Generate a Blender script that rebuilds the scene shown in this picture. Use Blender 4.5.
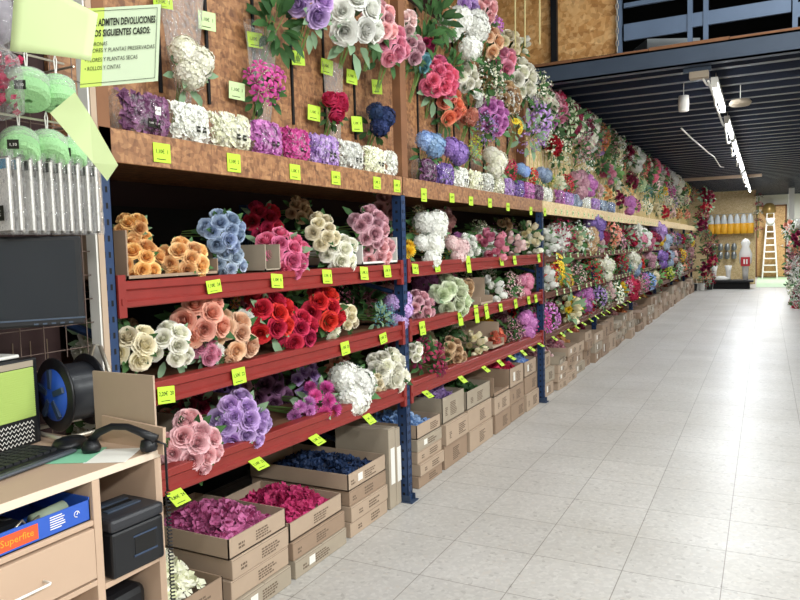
import bpy, bmesh, math, random
from mathutils import Vector, Matrix, Euler
random.seed(11)
PI = math.pi
S = bpy.context.scene
C = S.collection
for o in list(bpy.data.objects):
    bpy.data.objects.remove(o)

# ------------------------------------------------------------------ camera
cam = bpy.data.objects.new('camera', bpy.data.cameras.new('camera'))
C.objects.link(cam)
YAW, PITCH, ROLL = math.radians(-27.372), math.radians(4.19), math.radians(1.52)
fw = Vector((math.sin(YAW)*math.cos(PITCH), math.cos(YAW)*math.cos(PITCH), -math.sin(PITCH)))
r0 = Vector((math.cos(YAW), -math.sin(YAW), 0)); d0 = fw.cross(r0)
rt = r0*math.cos(ROLL) + d0*math.sin(ROLL); dn = d0*math.cos(ROLL) - r0*math.sin(ROLL)
cam.matrix_world = Matrix(((rt.x, -dn.x, -fw.x, 0), (rt.y, -dn.y, -fw.y, 0), (rt.z, -dn.z, -fw.z, 1.446), (0, 0, 0, 1)))
cam.data.sensor_width = 36; cam.data.lens = 31.84; cam.data.clip_start = .05
S.camera = cam

# ------------------------------------------------------------------ world, lights, exposure
S.view_settings.view_transform = 'Standard'; S.view_settings.look = 'None'
S.view_settings.gamma = 1; S.view_settings.use_curve_mapping = False
S.view_settings.exposure = 0.0
w = bpy.data.worlds.new('world'); S.world = w; w.use_nodes = True
w.node_tree.nodes['Background'].inputs[0].default_value = (.75, .82, 1, 1)
w.node_tree.nodes['Background'].inputs[1].default_value = .25

def area(name, loc, size, power, rot=(0, 0, 0), col=(.97, 1, .985)):
    l = bpy.data.lights.new(name, 'AREA'); l.shape = 'RECTANGLE'; l.size, l.size_y = size
    l.energy = power; l.color = col
    o = bpy.data.objects.new(name, l); C.objects.link(o); o.location = loc; o.rotation_euler = rot
    return o
# rows of hall fluorescents above the near half of the aisle
for y in (-2.0, .6, 3.2, 5.6):
    area('hall_tube_or_fill_light', (.35, y, 4.6), (.25, 1.5), 42)
area('passage_light', (.3, 27.2, 2.9), (.3, 1.5), 170)
for y in (-1.8, 1.2, 4.2):
    area('hall_tube_or_fill_light', (2.7, y, 3.3), (.25, 1.5), 125, (0, .75, 0))  # unseen side lamps, added as fill to brighten the shelf fronts

# ------------------------------------------------------------------ materials
def lin(c):
    return tuple(((x/12.92) if x <= .04045 else ((x+.055)/1.055)**2.4) for x in c)
def hx(h):
    return lin(tuple(int(h[i:i+2], 16)/255 for i in (0, 2, 4)))
MATS = {}
def mat(name, h, rough=.6, metal=0, spec=.4, noise=0, nscale=20, bump=0, bscale=60):
    if name in MATS: return MATS[name]
    m = bpy.data.materials.new(name); m.use_nodes = True; nt = m.node_tree; b = nt.nodes['Principled BSDF']
    c = hx(h) if isinstance(h, str) else h
    b.inputs['Base Color'].default_value = (*c, 1); b.inputs['Roughness'].default_value = rough
    b.inputs['Metallic'].default_value = metal; b.inputs['Specular IOR Level'].default_value = spec
    if noise or bump:
        tc = nt.nodes.new('ShaderNodeTexCoord'); nz = nt.nodes.new('ShaderNodeTexNoise')
        nz.inputs['Scale'].default_value = nscale; nz.inputs['Detail'].default_value = 5
        nt.links.new(tc.outputs['Object'], nz.inputs['Vector'])
        if noise:
            mx = nt.nodes.new('ShaderNodeMixRGB'); mx.blend_type = 'MULTIPLY'
            mx.inputs[1].default_value = (*c, 1); mx.inputs[0].default_value = noise
            rp = nt.nodes.new('ShaderNodeValToRGB'); rp.color_ramp.elements[0].position = .3; rp.color_ramp.elements[1].position = .7
            rp.color_ramp.elements[0].color = (.35, .35, .35, 1)
            nt.links.new(nz.outputs['Fac'], rp.inputs['Fac']); nt.links.new(rp.outputs['Color'], mx.inputs[2])
            nt.links.new(mx.outputs[0], b.inputs['Base Color'])
        if bump:
            bp = nt.nodes.new('ShaderNodeBump'); bp.inputs['Strength'].default_value = bump; bp.inputs['Distance'].default_value = .01
            n2 = nt.nodes.new('ShaderNodeTexNoise'); n2.inputs['Scale'].default_value = bscale
            nt.links.new(tc.outputs['Object'], n2.inputs['Vector'])
            nt.links.new(n2.outputs['Fac'], bp.inputs['Height']); nt.links.new(bp.outputs['Normal'], b.inputs['Normal'])
    MATS[name] = m
    return m

def osb(name, a, b_, c_, k_=1.):
    """oriented strand board: layered stretched flakes of three tones"""
    m = bpy.data.materials.new(name); m.use_nodes = True; nt = m.node_tree; L = nt.links
    b = nt.nodes['Principled BSDF']; tc = nt.nodes.new('ShaderNodeTexCoord')
    prev = None
    cols = [hx(a), hx(b_), hx(c_)]
    for k, (rot, sc) in enumerate((((.3, .4, .9), (16, 52, 26)), ((.9, .2, -.6), (48, 18, 40)))):
        mp = nt.nodes.new('ShaderNodeMapping'); mp.inputs['Rotation'].default_value = rot; mp.inputs['Scale'].default_value = tuple(q*k_ for q in sc)
        v = nt.nodes.new('ShaderNodeTexVoronoi'); v.inputs['Scale'].default_value = 1.6
        L.new(tc.outputs['Object'], mp.inputs['Vector']); L.new(mp.outputs[0], v.inputs['Vector'])
        sp = nt.nodes.new('ShaderNodeSeparateColor'); L.new(v.outputs['Color'], sp.inputs[0])
        rp = nt.nodes.new('ShaderNodeValToRGB'); e = rp.color_ramp.elements
        e[0].color = (*cols[0], 1); e[1].color = (*cols[2], 1); n = e.new(.5); n.color = (*cols[1], 1)
        L.new(sp.outputs[k], rp.inputs['Fac'])
        if prev is None: prev = rp.outputs['Color']
        else:
            mx = nt.nodes.new('ShaderNodeMixRGB'); mx.inputs[0].default_value = .5
            L.new(prev, mx.inputs[1]); L.new(rp.outputs['Color'], mx.inputs[2]); prev = mx.outputs[0]
    L.new(prev, b.inputs['Base Color']); b.inputs['Roughness'].default_value = .55
    MATS[name] = m
    return m
M_OSB = osb('osb_brown', '633f28', '936440', 'b5875c')
M_OSBL = osb('osb_pale', 'bd9c68', 'dcc08c', 'eed8ac')
M_OSBM = osb('osb_golden', 'ad8049', 'd3a468', 'e6c08a')

M_OSBU = osb('osb_upstairs', '9c6c38', 'cf985a', 'e8c088', .4)
def floor_mat():
    m = bpy.data.materials.new('terrazzo_tiles'); m.use_nodes = True; nt = m.node_tree; L = nt.links
    b = nt.nodes['Principled BSDF']; tc = nt.nodes.new('ShaderNodeTexCoord')
    br = nt.nodes.new('ShaderNodeTexBrick'); br.offset = 0; br.squash = 1
    br.inputs['Scale'].default_value = 1; br.inputs['Brick Width'].default_value = .4; br.inputs['Row Height'].default_value = .4
    br.inputs['Mortar Size'].default_value = .0028; br.inputs['Mortar Smooth'].default_value = .6
    br.inputs['Color1'].default_value = (1, 1, 1, 1); br.inputs['Color2'].default_value = (.93, .93, .93, 1)
    br.inputs['Mortar'].default_value = (.45, .43, .41, 1)
    mp = nt.nodes.new('ShaderNodeMapping'); mp.inputs['Location'].default_value = (.15+.4*20, -2.725+.4*20, 0)
    L.new(tc.outputs['Object'], mp.inputs['Vector']); L.new(mp.outputs[0], br.inputs['Vector'])
    # speckles
    v = nt.nodes.new('ShaderNodeTexVoronoi'); v.inputs['Scale'].default_value = 62; L.new(tc.outputs['Object'], v.inputs['Vector'])
    sp = nt.nodes.new('ShaderNodeSeparateColor'); L.new(v.outputs['Color'], sp.inputs[0])
    rp = nt.nodes.new('ShaderNodeValToRGB'); e = rp.color_ramp.elements
    e[0].position = 0; e[0].color = (.36, .34, .32, 1); e[1].position = .06; e[1].color = (.52, .50, .48, 1)
    for p, c in ((.3, (.53, .51, .485)), (.7, (.59, .57, .54)), (.93, (.66, .64, .61)), (1, (.56, .51, .46))):
        q = e.new(p); q.color = (*c, 1)
    n = nt.nodes.new('ShaderNodeTexNoise'); n.inputs['Scale'].default_value = 40; L.new(tc.outputs['Object'], n.inputs['Vector'])
    ad = nt.nodes.new('ShaderNodeMath'); ad.operation = 'ADD'; ad.inputs[1].default_value = 0
    L.new(sp.outputs[0], rp.inputs['Fac'])
    v2 = nt.nodes.new('ShaderNodeTexNoise'); v2.inputs['Scale'].default_value = 1.3; v2.inputs['Detail'].default_value = 4
    L.new(tc.outputs['Object'], v2.inputs['Vector'])
    r2 = nt.nodes.new('ShaderNodeValToRGB'); r2.color_ramp.elements[0].position = .35; r2.color_ramp.elements[0].color = (.88, .87, .85, 1)
    r2.color_ramp.elements[1].position = .65; r2.color_ramp.elements[1].color = (1, 1, 1, 1)
    L.new(v2.outputs['Fac'], r2.inputs['Fac'])
    m0 = nt.nodes.new('ShaderNodeMixRGB'); m0.inputs[0].default_value = .4; m0.inputs[2].default_value = (.56, .545, .52, 1); L.new(rp.outputs[0], m0.inputs[1])
    m1 = nt.nodes.new('ShaderNodeMixRGB'); m1.blend_type = 'MULTIPLY'; m1.inputs[0].default_value = 1
    L.new(m0.outputs[0], m1.inputs[1]); L.new(br.outputs['Color'], m1.inputs[2])
    m2 = nt.nodes.new('ShaderNodeMixRGB'); m2.blend_type = 'MULTIPLY'; m2.inputs[0].default_value = 1
    L.new(m1.outputs[0], m2.inputs[1]); L.new(r2.outputs[0], m2.inputs[2])
    L.new(m2.outputs[0], b.inputs['Base Color']); b.inputs['Roughness'].default_value = .38; b.inputs['Specular IOR Level'].default_value = .35
    return m
M_FLOOR = floor_mat()
M_RED = mat('red_beam', '8c2e29', .42, noise=.25, nscale=14)
M_REDF = mat('brown_beam', '6e4334', .5, noise=.3, nscale=8)  # browner, darker beam colour for the further bays
M_BLUE = mat('blue_upright', '223a60', .45, noise=.25, nscale=20)
M_DARKBLUE = mat('dark_blue_steel', '33425a', .5)
M_SHELF = mat('shelf_board', '6b4a33', .7, noise=.3)
M_BLACK = mat('black_plastic', '15161a', .4)
M_BLACKM = mat('black_matte', '0d0d0f', .8)
M_CARD = mat('cardboard', 'b39d88', .8, noise=.12, nscale=9)
M_CARD2 = mat('cardboard_grey', 'a79a88', .8, noise=.15, nscale=9)
M_CARD3 = mat('cardboard_brown', '9d8570', .8, noise=.15, nscale=9)
M_INK = mat('faded_ink', '6d5c4d', .9)
M_WHITE = mat('white_paint', 'e6e4de', .5)
M_WALL = mat('white_wall', 'e4e2da', .8)
M_PAPER = mat('white_label', 'e9e6df', .7)
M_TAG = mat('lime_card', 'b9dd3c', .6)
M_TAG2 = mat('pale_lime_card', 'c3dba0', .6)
M_INKB = mat('black_ink', '1a1c10', .8)
M_WOOD = mat('stud_wood', '855a3c', .7, noise=.35, nscale=8)
M_DESK = mat('desk_laminate', 'bfa38c', .5, noise=.08, nscale=4)
M_DESKE = mat('desk_edge', 'dccab6', .5)
M_DARKWALL = mat('dark_brown_panel', '2f1b1a', .8)
M_GREENROLL = mat('green_twine', 'a3d69a', .7, bump=.6, bscale=160)
M_STEM = mat('stem_green', '6f8f4a', .7)
M_STEMY = mat('stem_straw', 'cfc48c', .7)
M_WIRE = mat('galvanised_wire', 'bdb5a6', .35, .8)
M_NAVYROOF = mat('corrugated_deck', '232a3c', .36, .3, noise=.3, nscale=3)
M_RAIL = mat('rail_blue', '62748e', .45, .1, noise=.2, nscale=5)
M_STEEL = mat('blue_grey_steel', '434f60', .45, .2, noise=.2, nscale=5)

def film(name, a=.25, tint=(1, 1, 1)):
    m = bpy.data.materials.new(name); m.use_nodes = True; nt = m.node_tree
    nt.nodes.remove(nt.nodes['Principled BSDF']); out = nt.nodes['Material Output']
    t = nt.nodes.new('ShaderNodeBsdfTransparent'); t.inputs[0].default_value = (*[1-.06*(1-x) for x in tint], 1)
    g = nt.nodes.new('ShaderNodeBsdfGlossy'); g.inputs['Roughness'].default_value = .18
    d = nt.nodes.new('ShaderNodeBsdfDiffuse'); d.inputs[0].default_value = (*tint, 1)
    m1 = nt.nodes.new('ShaderNodeMixShader'); m1.inputs[0].default_value = .35
    nt.links.new(g.outputs[0], m1.inputs[1]); nt.links.new(d.outputs[0], m1.inputs[2])
    lw = nt.nodes.new('ShaderNodeLayerWeight'); lw.inputs[0].default_value = a
    n = nt.nodes.new('ShaderNodeTexNoise'); n.inputs['Scale'].default_value = 55; n.inputs['Detail'].default_value = 3
    b = nt.nodes.new('ShaderNodeBump'); b.inputs['Strength'].default_value = .9; b.inputs['Distance'].default_value = .02
    tc = nt.nodes.new('ShaderNodeTexCoord'); nt.links.new(tc.outputs['Object'], n.inputs['Vector'])
    nt.links.new(n.outputs['Fac'], b.inputs['Height']); nt.links.new(b.outputs[0], g.inputs['Normal']); nt.links.new(b.outputs[0], lw.inputs['Normal'])
    m2 = nt.nodes.new('ShaderNodeMixShader')
    nt.links.new(lw.outputs['Facing'], m2.inputs[0]); nt.links.new(t.outputs[0], m2.inputs[1]); nt.links.new(m1.outputs[0], m2.inputs[2])
    nt.links.new(m2.outputs[0], out.inputs['Surface'])
    return m
M_FILM = film('clear_film', .22)

def petal_mat(name, main, deep):
    m = bpy.data.materials.new('petal_'+name.replace(' ', '_')); m.use_nodes = True; nt = m.node_tree; L = nt.links
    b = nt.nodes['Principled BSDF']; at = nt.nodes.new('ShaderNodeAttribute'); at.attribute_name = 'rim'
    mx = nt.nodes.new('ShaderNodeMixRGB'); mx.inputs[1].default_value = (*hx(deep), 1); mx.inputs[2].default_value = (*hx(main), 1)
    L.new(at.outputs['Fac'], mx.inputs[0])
    oi = nt.nodes.new('ShaderNodeObjectInfo'); hs = nt.nodes.new('ShaderNodeHueSaturation')
    mr = nt.nodes.new('ShaderNodeMapRange'); mr.inputs[3].default_value = .82; mr.inputs[4].default_value = 1.12
    L.new(oi.outputs['Random'], mr.inputs[0]); L.new(mr.outputs[0], hs.inputs['Value'])
    mh = nt.nodes.new('ShaderNodeMapRange'); mh.inputs[3].default_value = .49; mh.inputs[4].default_value = .51
    L.new(oi.outputs['Random'], mh.inputs[0]); L.new(mh.outputs[0], hs.inputs['Hue'])
    L.new(mx.outputs[0], hs.inputs['Color']); L.new(hs.outputs[0], b.inputs['Base Color'])
    b.inputs['Roughness'].default_value = .6; b.inputs['Specular IOR Level'].default_value = .25
    tr = nt.nodes.new('ShaderNodeBsdfTranslucent'); L.new(hs.outputs[0], tr.inputs[0])
    ms = nt.nodes.new('ShaderNodeMixShader'); ms.inputs[0].default_value = .1
    L.new(b.outputs[0], ms.inputs[1]); L.new(tr.outputs[0], ms.inputs[2]); L.new(ms.outputs[0], nt.nodes['Material Output'].inputs['Surface'])
    return m
PAL = {'orange': ('f9cd8c', 'd97a34'), 'apricot': ('fbd39a', 'df8a48'), 'crimson': ('d83a5e', '7d0f28'), 'tan': ('dcbd98', '9a6f4a'), 'dusty pink': ('dba9a8', '9a6266'),
       'steel blue': ('b4c4de', '56719f'), 'pale blue': ('cbd8e8', '7f97ba'), 'hot pink': ('f58bad', 'c32b60'), 'cream': ('f8efd6', 'dccf9a'), 'ivory': ('fbf8ee', 'e0e2bb'), 'mauve pink': ('e8bcc6', 'ab637a'),
       'light pink': ('fbcfd2', 'e08e98'), 'yellow': ('fbdc45', 'dda414'), 'white': ('fafaf6', 'dedfd2'), 'blush': ('f8e0de', 'deaeb0'), 'pink': ('f4adc2', 'cf5a82'), 'violet': ('a98bd0', '65439a'),
       'salmon': ('f9c0a8', 'dd6f50'), 'lilac': ('d8baea', '9467b8'), 'coral': ('f79a80', 'cc4f45'), 'red': ('e23a48', '920a1c'), 'teal': ('7fb2bb', '2f6276'), 'pale green': ('ecf2d8', 'b3ca92'),
       'magenta': ('e768b4', '9a1a68'), 'orchid': ('e29ad6', 'a0469a'), 'plum': ('9a6d92', '53294c'), 'burgundy': ('a02c54', '560e28'), 'hot crimson': ('e64a7c', '9a1038'), 'navy': ('2f4270', '0e1834'),
       'peach': ('f9d6b6', 'e0a074'), 'sky blue': ('b0cbf0', '5a86c8'), 'lime': ('dbe35a', '9fae28'), 'rust': ('d8835a', '944624'), 'leaf green': ('7fa862', '46733a'), 'dark green': ('456b38', '233f22'),
       'raspberry': ('dc7db2', '8c2a58')}
PET = {k: petal_mat(k, *v) for k, v in PAL.items()}
M_LEAF = [PET['dark green'], mat('leaf_mid', '47733e', .55), mat('leaf_grey', '7d9a78', .6)]

# ------------------------------------------------------------------ mesh helpers
class MB:
    def __init__(s): s.v = []; s.f = []; s.m = []; s.a = []
    def quad(s, pts, mi=0, a=1):
        n = len(s.v); s.v += [tuple(p) for p in pts]; s.a += [a]*len(pts); s.f.append(tuple(range(n, n+len(pts)))); s.m.append(mi)
    def grid(s, P, mi=0, A=None, closed=False):
        n = len(s.v); R, K = len(P), len(P[0])
        for i, row in enumerate(P):
            for j, p in enumerate(row): s.v.append(tuple(p)); s.a.append(A[i][j] if A else 1)
        for i in range(R-1):
            for j in range(K if closed else K-1):
                j2 = (j+1) % K
                s.f.append((n+i*K+j, n+i*K+j2, n+(i+1)*K+j2, n+(i+1)*K+j)); s.m.append(mi)
    def box(s, lo, hi, mi=0, M=None):
        n = len(s.v)
        for x in (lo[0], hi[0]):
            for y in (lo[1], hi[1]):
                for z in (lo[2], hi[2]):
                    p = Vector((x, y, z)); p = M @ p if M else p; s.v.append(tuple(p)); s.a.append(1)
        for q in ((0, 1, 3, 2), (4, 6, 7, 5), (0, 4, 5, 1), (2, 3, 7, 6), (0, 2, 6, 4), (1, 5, 7, 3)):
            s.f.append(tuple(n+i for i in q)); s.m.append(mi)
    def tube(s, pts, r, k=8, mi=0, cap=True):
        pts = [Vector(p) for p in pts]; rows = []
        rs = r if isinstance(r, (list, tuple)) else [r]*len(pts)
        ref = None
        for i, p in enumerate(pts):
            t = (pts[min(i+1, len(pts)-1)]-pts[max(i-1, 0)]).normalized()
            if ref is None: ref = Vector((0, 0, 1)) if abs(t.z) < .9 else Vector((1, 0, 0))
            u = t.cross(ref).normalized(); v = t.cross(u); ref = -v if False else ref
            rows.append([p+(u*math.cos(2*PI*j/k)+v*math.sin(2*PI*j/k))*rs[i] for j in range(k)])
        n = len(s.v); s.grid(rows, mi, closed=True)
        if cap:
            s.f.append(tuple(n+j for j in range(k))[::-1]); s.m.append(mi)
            e = n+(len(pts)-1)*k; s.f.append(tuple(e+j for j in range(k))); s.m.append(mi)
    def lathe(s, prof, k=20, mi=0, c=(0, 0, 0), axis='z'):
        rows = []
        for r, z in prof:
            row = []
            for j in range(k):
                a = 2*PI*j/k; x, y = r*math.cos(a), r*math.sin(a)
                if axis == 'z': q = (c[0]+x, c[1]+y, c[2]+z)
                elif axis == 'x': q = (c[0]+z, c[1]+x, c[2]+y)
                else: q = (c[0]+x, c[1]+z, c[2]+y)
                row.append(q)
            rows.append(row)
        s.grid(rows, mi, closed=True)
    def mesh(s, name, mats, smooth=False):
        me = bpy.data.meshes.new(name); me.from_pydata(s.v, [], s.f)
        for m in mats: me.materials.append(m)
        if len(mats) > 1: me.polygons.foreach_set('material_index', s.m)
        if smooth: me.polygons.foreach_set('use_smooth', [True]*len(s.f))
        at = me.attributes.new('rim', 'FLOAT', 'POINT'); at.data.foreach_set('value', s.a)
        me.update()
        return me

def link(name, me, parent=None, loc=None, rot=None, scale=None):
    o = bpy.data.objects.new(name, me); C.objects.link(o)
    if parent: o.parent = parent
    if loc is not None: o.location = loc
    if rot is not None: o.rotation_euler = rot
    if scale is not None: o.scale = scale if isinstance(scale, (tuple, list, Vector)) else (scale,)*3
    return o
def tagp(o, label, cat, group=None, kind=None):
    if label: o['label'] = label
    if cat: o['category'] = cat
    if group: o['group'] = group
    if kind: o['kind'] = kind
    return o
def thing(name, label, cat, loc=(0, 0, 0), rotz=0, group=None):
    o = bpy.data.objects.new(name, None); C.objects.link(o); o.empty_display_size = .05
    o.location = loc; o.rotation_euler = (0, 0, rotz)
    return tagp(o, label, cat, group)
def bevel(o, w=.003, n=2):
    m = o.modifiers.new('bevel', 'BEVEL'); m.width = w; m.segments = n; m.limit_method = 'ANGLE'; return o
def boxo(name, lo, hi, m, parent=None, bev=0, loc=None):
    b = MB(); b.box(lo, hi); o = link(name, b.mesh(name, [m]), parent, loc)
    if bev: bevel(o, bev)
    return o
def struct(name, lo, hi, m):
    o = boxo(name, lo, hi, m); o['kind'] = 'structure'; return o
def setmat(o, ms):
    for i, m in enumerate(ms):
        o.material_slots[i].link = 'OBJECT'; o.material_slots[i].material = m
_TXT = {}
def text_mesh(s, size, m, ext=.0006, align='CENTER'):
    k = (s, size, m.name, align)
    if k in _TXT: return _TXT[k]
    cu = bpy.data.curves.new('t', 'FONT'); cu.body = s; cu.size = size; cu.align_x = align; cu.align_y = 'CENTER'; cu.extrude = ext; cu.resolution_u = 2
    o = bpy.data.objects.new('t', cu); C.objects.link(o)
    dg = bpy.context.evaluated_depsgraph_get(); me = bpy.data.meshes.new_from_object(o.evaluated_get(dg)); me.name = 'lettering'
    bpy.data.objects.remove(o); me.materials.clear(); me.materials.append(m)
    _TXT[k] = me
    return me
# rotation that stands text (xy plane, facing +z) up so it faces world +x and reads along +y
ROT_X = Matrix(((0, 0, 1), (1, 0, 0), (0, 1, 0))).to_euler()

# ------------------------------------------------------------------ flowers (all face +z, radius about 1)
def petal(b, th, w, prof, nu, nv, spiral=0., ruff=0., ph=0., round_=.2, point=0., mi=0, a0=0., a1=1.):
    P = []; A = []; tone_ = .12*math.sin(ph*7+th*5)
    for i in range(nv+1):
        v = i/nv; row = []; ar = []
        for j in range(nu+1):
            u = -1+2*j/nu
            wv = w*(.4+.6*v**.6)*(1-point*v**3)
            vv = v*(1-round_*u*u)
            r, h = prof(vv)
            r += spiral*u*v + ruff*math.sin(3.1*u+ph)*v
            h += ruff*.6*math.cos(2.3*u+ph*1.7)*v
            t = th+u*wv/2
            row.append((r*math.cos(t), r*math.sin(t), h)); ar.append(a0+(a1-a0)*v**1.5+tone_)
        P.append(row); A.append(ar)
    b.grid(P, mi, A)
def mk_rose(b, rnd, lod=1, layers=None, off=(0, 0, 0), sc=1.):
    L = layers or [(2, .09, .60, 0), (3, .19, .66, .0), (4, .32, .66, .04), (4, .47, .60, .09), (5, .64, .48, .14), (5, .84, .30, .2), (5, .98, .08, .16)]
    if lod == 0: L = [L[0]] + L[2::2][:2] + [L[-1]]
    nu, nv = (4, 4) if lod else (2, 3)
    for k, (n, rt_, h, lip) in enumerate(L):
        t0 = rnd.uniform(0, 6.28)
        for i in range(n):
            hh = h*rnd.uniform(.93, 1.07); rr = rt_*rnd.uniform(.95, 1.05)
            def prof(v, rr=rr, hh=hh, lip=lip):
                r = rr*math.sin(v*PI/2)**.7*.9; z = -.28+(hh+.28)*v**1.25
                if v > .7:
                    q = ((v-.7)/.3)**2; r += lip*q; z -= lip*.7*q
                return r, z
            f = k/max(1, len(L)-1)
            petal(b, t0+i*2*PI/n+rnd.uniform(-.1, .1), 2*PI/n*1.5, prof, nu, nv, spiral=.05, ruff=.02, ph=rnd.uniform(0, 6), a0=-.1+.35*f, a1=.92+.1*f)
def mk_peony(b, rnd, lod=1):
    L = [(4, .16, .66, 0), (5, .32, .74, .03), (6, .5, .72, .04), (6, .68, .6, .05), (7, .84, .42, .05), (7, .98, .14, .04)]
    if lod == 0: L = L[1::2]
    for k, (n, rt_, h, lip) in enumerate(L):
        t0 = rnd.uniform(0, 6.28)
        for i in range(n):
            rr, hh = rt_*rnd.uniform(.9, 1.08), h*rnd.uniform(.88, 1.08)
            def prof(v, rr=rr, hh=hh, lip=lip):
                r = rr*math.sin(min(v*1.15, 1)*PI/2)**.55; z = -.4+(hh+.4)*v**1.1
                if v > .75: r -= (.06 if k > 1 else 0)*((v-.75)/.25)**2
                return r, z
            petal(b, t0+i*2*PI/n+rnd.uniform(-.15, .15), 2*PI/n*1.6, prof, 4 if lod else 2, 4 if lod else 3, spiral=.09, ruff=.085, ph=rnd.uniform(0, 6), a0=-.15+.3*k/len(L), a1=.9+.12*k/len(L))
def mk_tulip(b, rnd, lod=1):
    for k, (n, rt_, top) in enumerate(((3, .42, .95), (3, .55, .9), (2, .62, .6))):
        t0 = rnd.uniform(0, 6.28)
        for i in range(n):
            def prof(v, rt_=rt_, top=top): return rt_*math.sin(min(1, v*1.25+.06)*PI*.62)**.8, -.7+(top+.7)*v
            petal(b, t0+i*2*PI/n, 2*PI/n*1.45, prof, 4 if lod else 2, 4 if lod else 3, spiral=.04, round_=.12, point=.45, a0=.3, a1=1)
def mk_chrys(b, rnd, lod=1):
    n = 90 if lod else 34
    for i in range(n):
        el = math.asin(min(1, (i+.5)/n*1.15-.15 if i else 0)) if True else 0
        th = i*2.39996
        d = Vector((math.cos(el)*math.cos(th), math.cos(el)*math.sin(th), math.sin(el)))
        s_ = Vector((-math.sin(th), math.cos(th), 0)); L_ = rnd.uniform(.85, 1.05)*(1 if el < .9 else .85); w = .12 if lod else .2
        up = d.cross(s_)*-.0
        b.quad([d*.15, d*.6*L_+s_*w+Vector((0, 0, -.02)), d*L_+s_*w*.3+Vector((0, 0, .06)), d*L_-s_*w*.3+Vector((0, 0, .06)), d*.6*L_-s_*w], 0, .4+.6*rnd.random())
def mk_daisy(b, rnd, lod=1):
    n = 14 if lod else 9
    for i in range(n):
        def prof(v): return .15+.85*v, .1+.12*math.sin(v*PI)
        petal(b, i*2*PI/n, 2*PI/n*.9, prof, 2, 3, round_=.25, a0=.5, a1=1)
    b.lathe([(.26, .08), (.22, .2), (.1, .26), (.001, .27)], 8)
    for k in range(len(b.a)-32, len(b.a)): b.a[k] = 0
def mk_lily(b, rnd, lod=1):
    for i in range(6):
        def prof(v): return .12+.88*v**.9, .1+.55*math.sin(v*PI*.72)-.25*v
        petal(b, i*PI/3+rnd.uniform(-.08, .08), .95, prof, 2, 4 if lod else 3, round_=.1, point=.75, ruff=.03, a0=.0, a1=1)
    b.tube([(0, 0, 0), (0, 0, .5)], [.05, .07], 5)
def florets(b, rnd, n, R, fr, flat=1., lod=1, low=-.35, jit=.06):
    for i in range(n):
        z = 1-(i+.5)/n*(1-low); th = i*2.39996; rr = math.sqrt(max(0, 1-z*z))
        d = Vector((rr*math.cos(th), rr*math.sin(th), z))
        c = Vector((d.x*R, d.y*R, d.z*R*flat))*(1+rnd.uniform(-jit, jit))
        u = d.orthogonal().normalized(); v = d.cross(u); a = rnd.uniform(0, 6.28)
        u, v = u*math.cos(a)+v*math.sin(a), v*math.cos(a)-u*math.sin(a)
        tone = rnd.uniform(.35, 1)
        for k in range(4):
            t = k*PI/2; p = u*math.cos(t)+v*math.sin(t); q = v*math.cos(t)-u*math.sin(t)
            b.quad([c, c+(p*.6-q*.45)*fr+d*.08*fr, c+p*fr+d*.22*fr*rnd.uniform(-.6, 1.4), c+(p*.6+q*.45)*fr+d*.08*fr], 0, tone)
def mk_hydrangea(b, rnd, lod=1):
    b.lathe([(.02, -.5), (.5, -.35), (.62, 0), (.52, .4), (.26, .6), (.001, .66)], 10); 
    for k in range(len(b.a)): b.a[k] = .1
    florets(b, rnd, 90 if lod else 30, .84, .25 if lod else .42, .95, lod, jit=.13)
def mk_filler(b, rnd, lod=1):
    n = 26 if lod else 16
    for i in range(n):
        th = i*2.39996; z = rnd.uniform(-.1, .9); r = math.sqrt(max(0, 1-z*z))*rnd.uniform(.5, 1)
        c = Vector((r*math.cos(th), r*math.sin(th), z)); s_ = rnd.uniform(.11, .2)
        d = c.normalized(); u = d.orthogonal().normalized()*s_; v = d.cross(u)
        t = rnd.uniform(.2, 1)
        b.quad([c+u, c+v*.7+d*s_*.5, c-u, c-v*.7+d*s_*.5], 0, t); b.quad([c+v, c+u*.6+d*s_*.6, c-v, c-u*.6+d*s_*.6], 0, t)
def leaf(b, base, d, nrm, L_, w, mi=0, a=1., nv=3):
    s_ = d.cross(nrm).normalized(); P = []; A = []
    for i in range(nv+1):
        v = i/nv; ww = w*math.sin(PI*min(1, v*.93+.05))**.8
        c = base+d*(L_*v)-nrm*(L_*.25*v*v)
        P.append([c-s_*ww+nrm*ww*.35, c, c+s_*ww+nrm*ww*.35]); A.append([a]*3)
    b.grid(P, mi, A)
def mk_foliage(b, rnd, n=16, mi=0, spread=1.1, L_=.55):
    for i in range(n):
        th = i*2.39996+rnd.uniform(-.3, .3); el = rnd.uniform(-.2, 1.1)
        d = Vector((math.cos(el)*math.cos(th), math.cos(el)*math.sin(th), math.sin(el)))
        nrm = (Vector((0, 0, 1))-d*d.z).normalized()+Vector((rnd.uniform(-.3, .3),)*3)
        leaf(b, d*rnd.uniform(.3, .6)*spread, d, nrm.normalized(), L_*rnd.uniform(.7, 1.2), L_*.24, mi, rnd.uniform(.2, 1))
GEN = {'rose': mk_rose, 'peony': mk_peony, 'tulip': mk_tulip, 'chrysanthemum': mk_chrys, 'daisy': mk_daisy, 'lily': mk_lily, 'hydrangea': mk_hydrangea, 'filler': mk_filler}
HEAD = {}
for k, g in GEN.items():
    HEAD[k] = []
    for s_ in range(3):
        b = MB(); g(b, random.Random(s_*7+3), 1); HEAD[k].append(b.mesh('bloom_'+k, [PET['white']], k not in ('hydrangea', 'chrysanthemum', 'filler')))
FOL = []
for s_ in range(4):
    b = MB(); mk_foliage(b, random.Random(s_), 18); FOL.append(b.mesh('foliage', [M_LEAF[0]], True))
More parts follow.
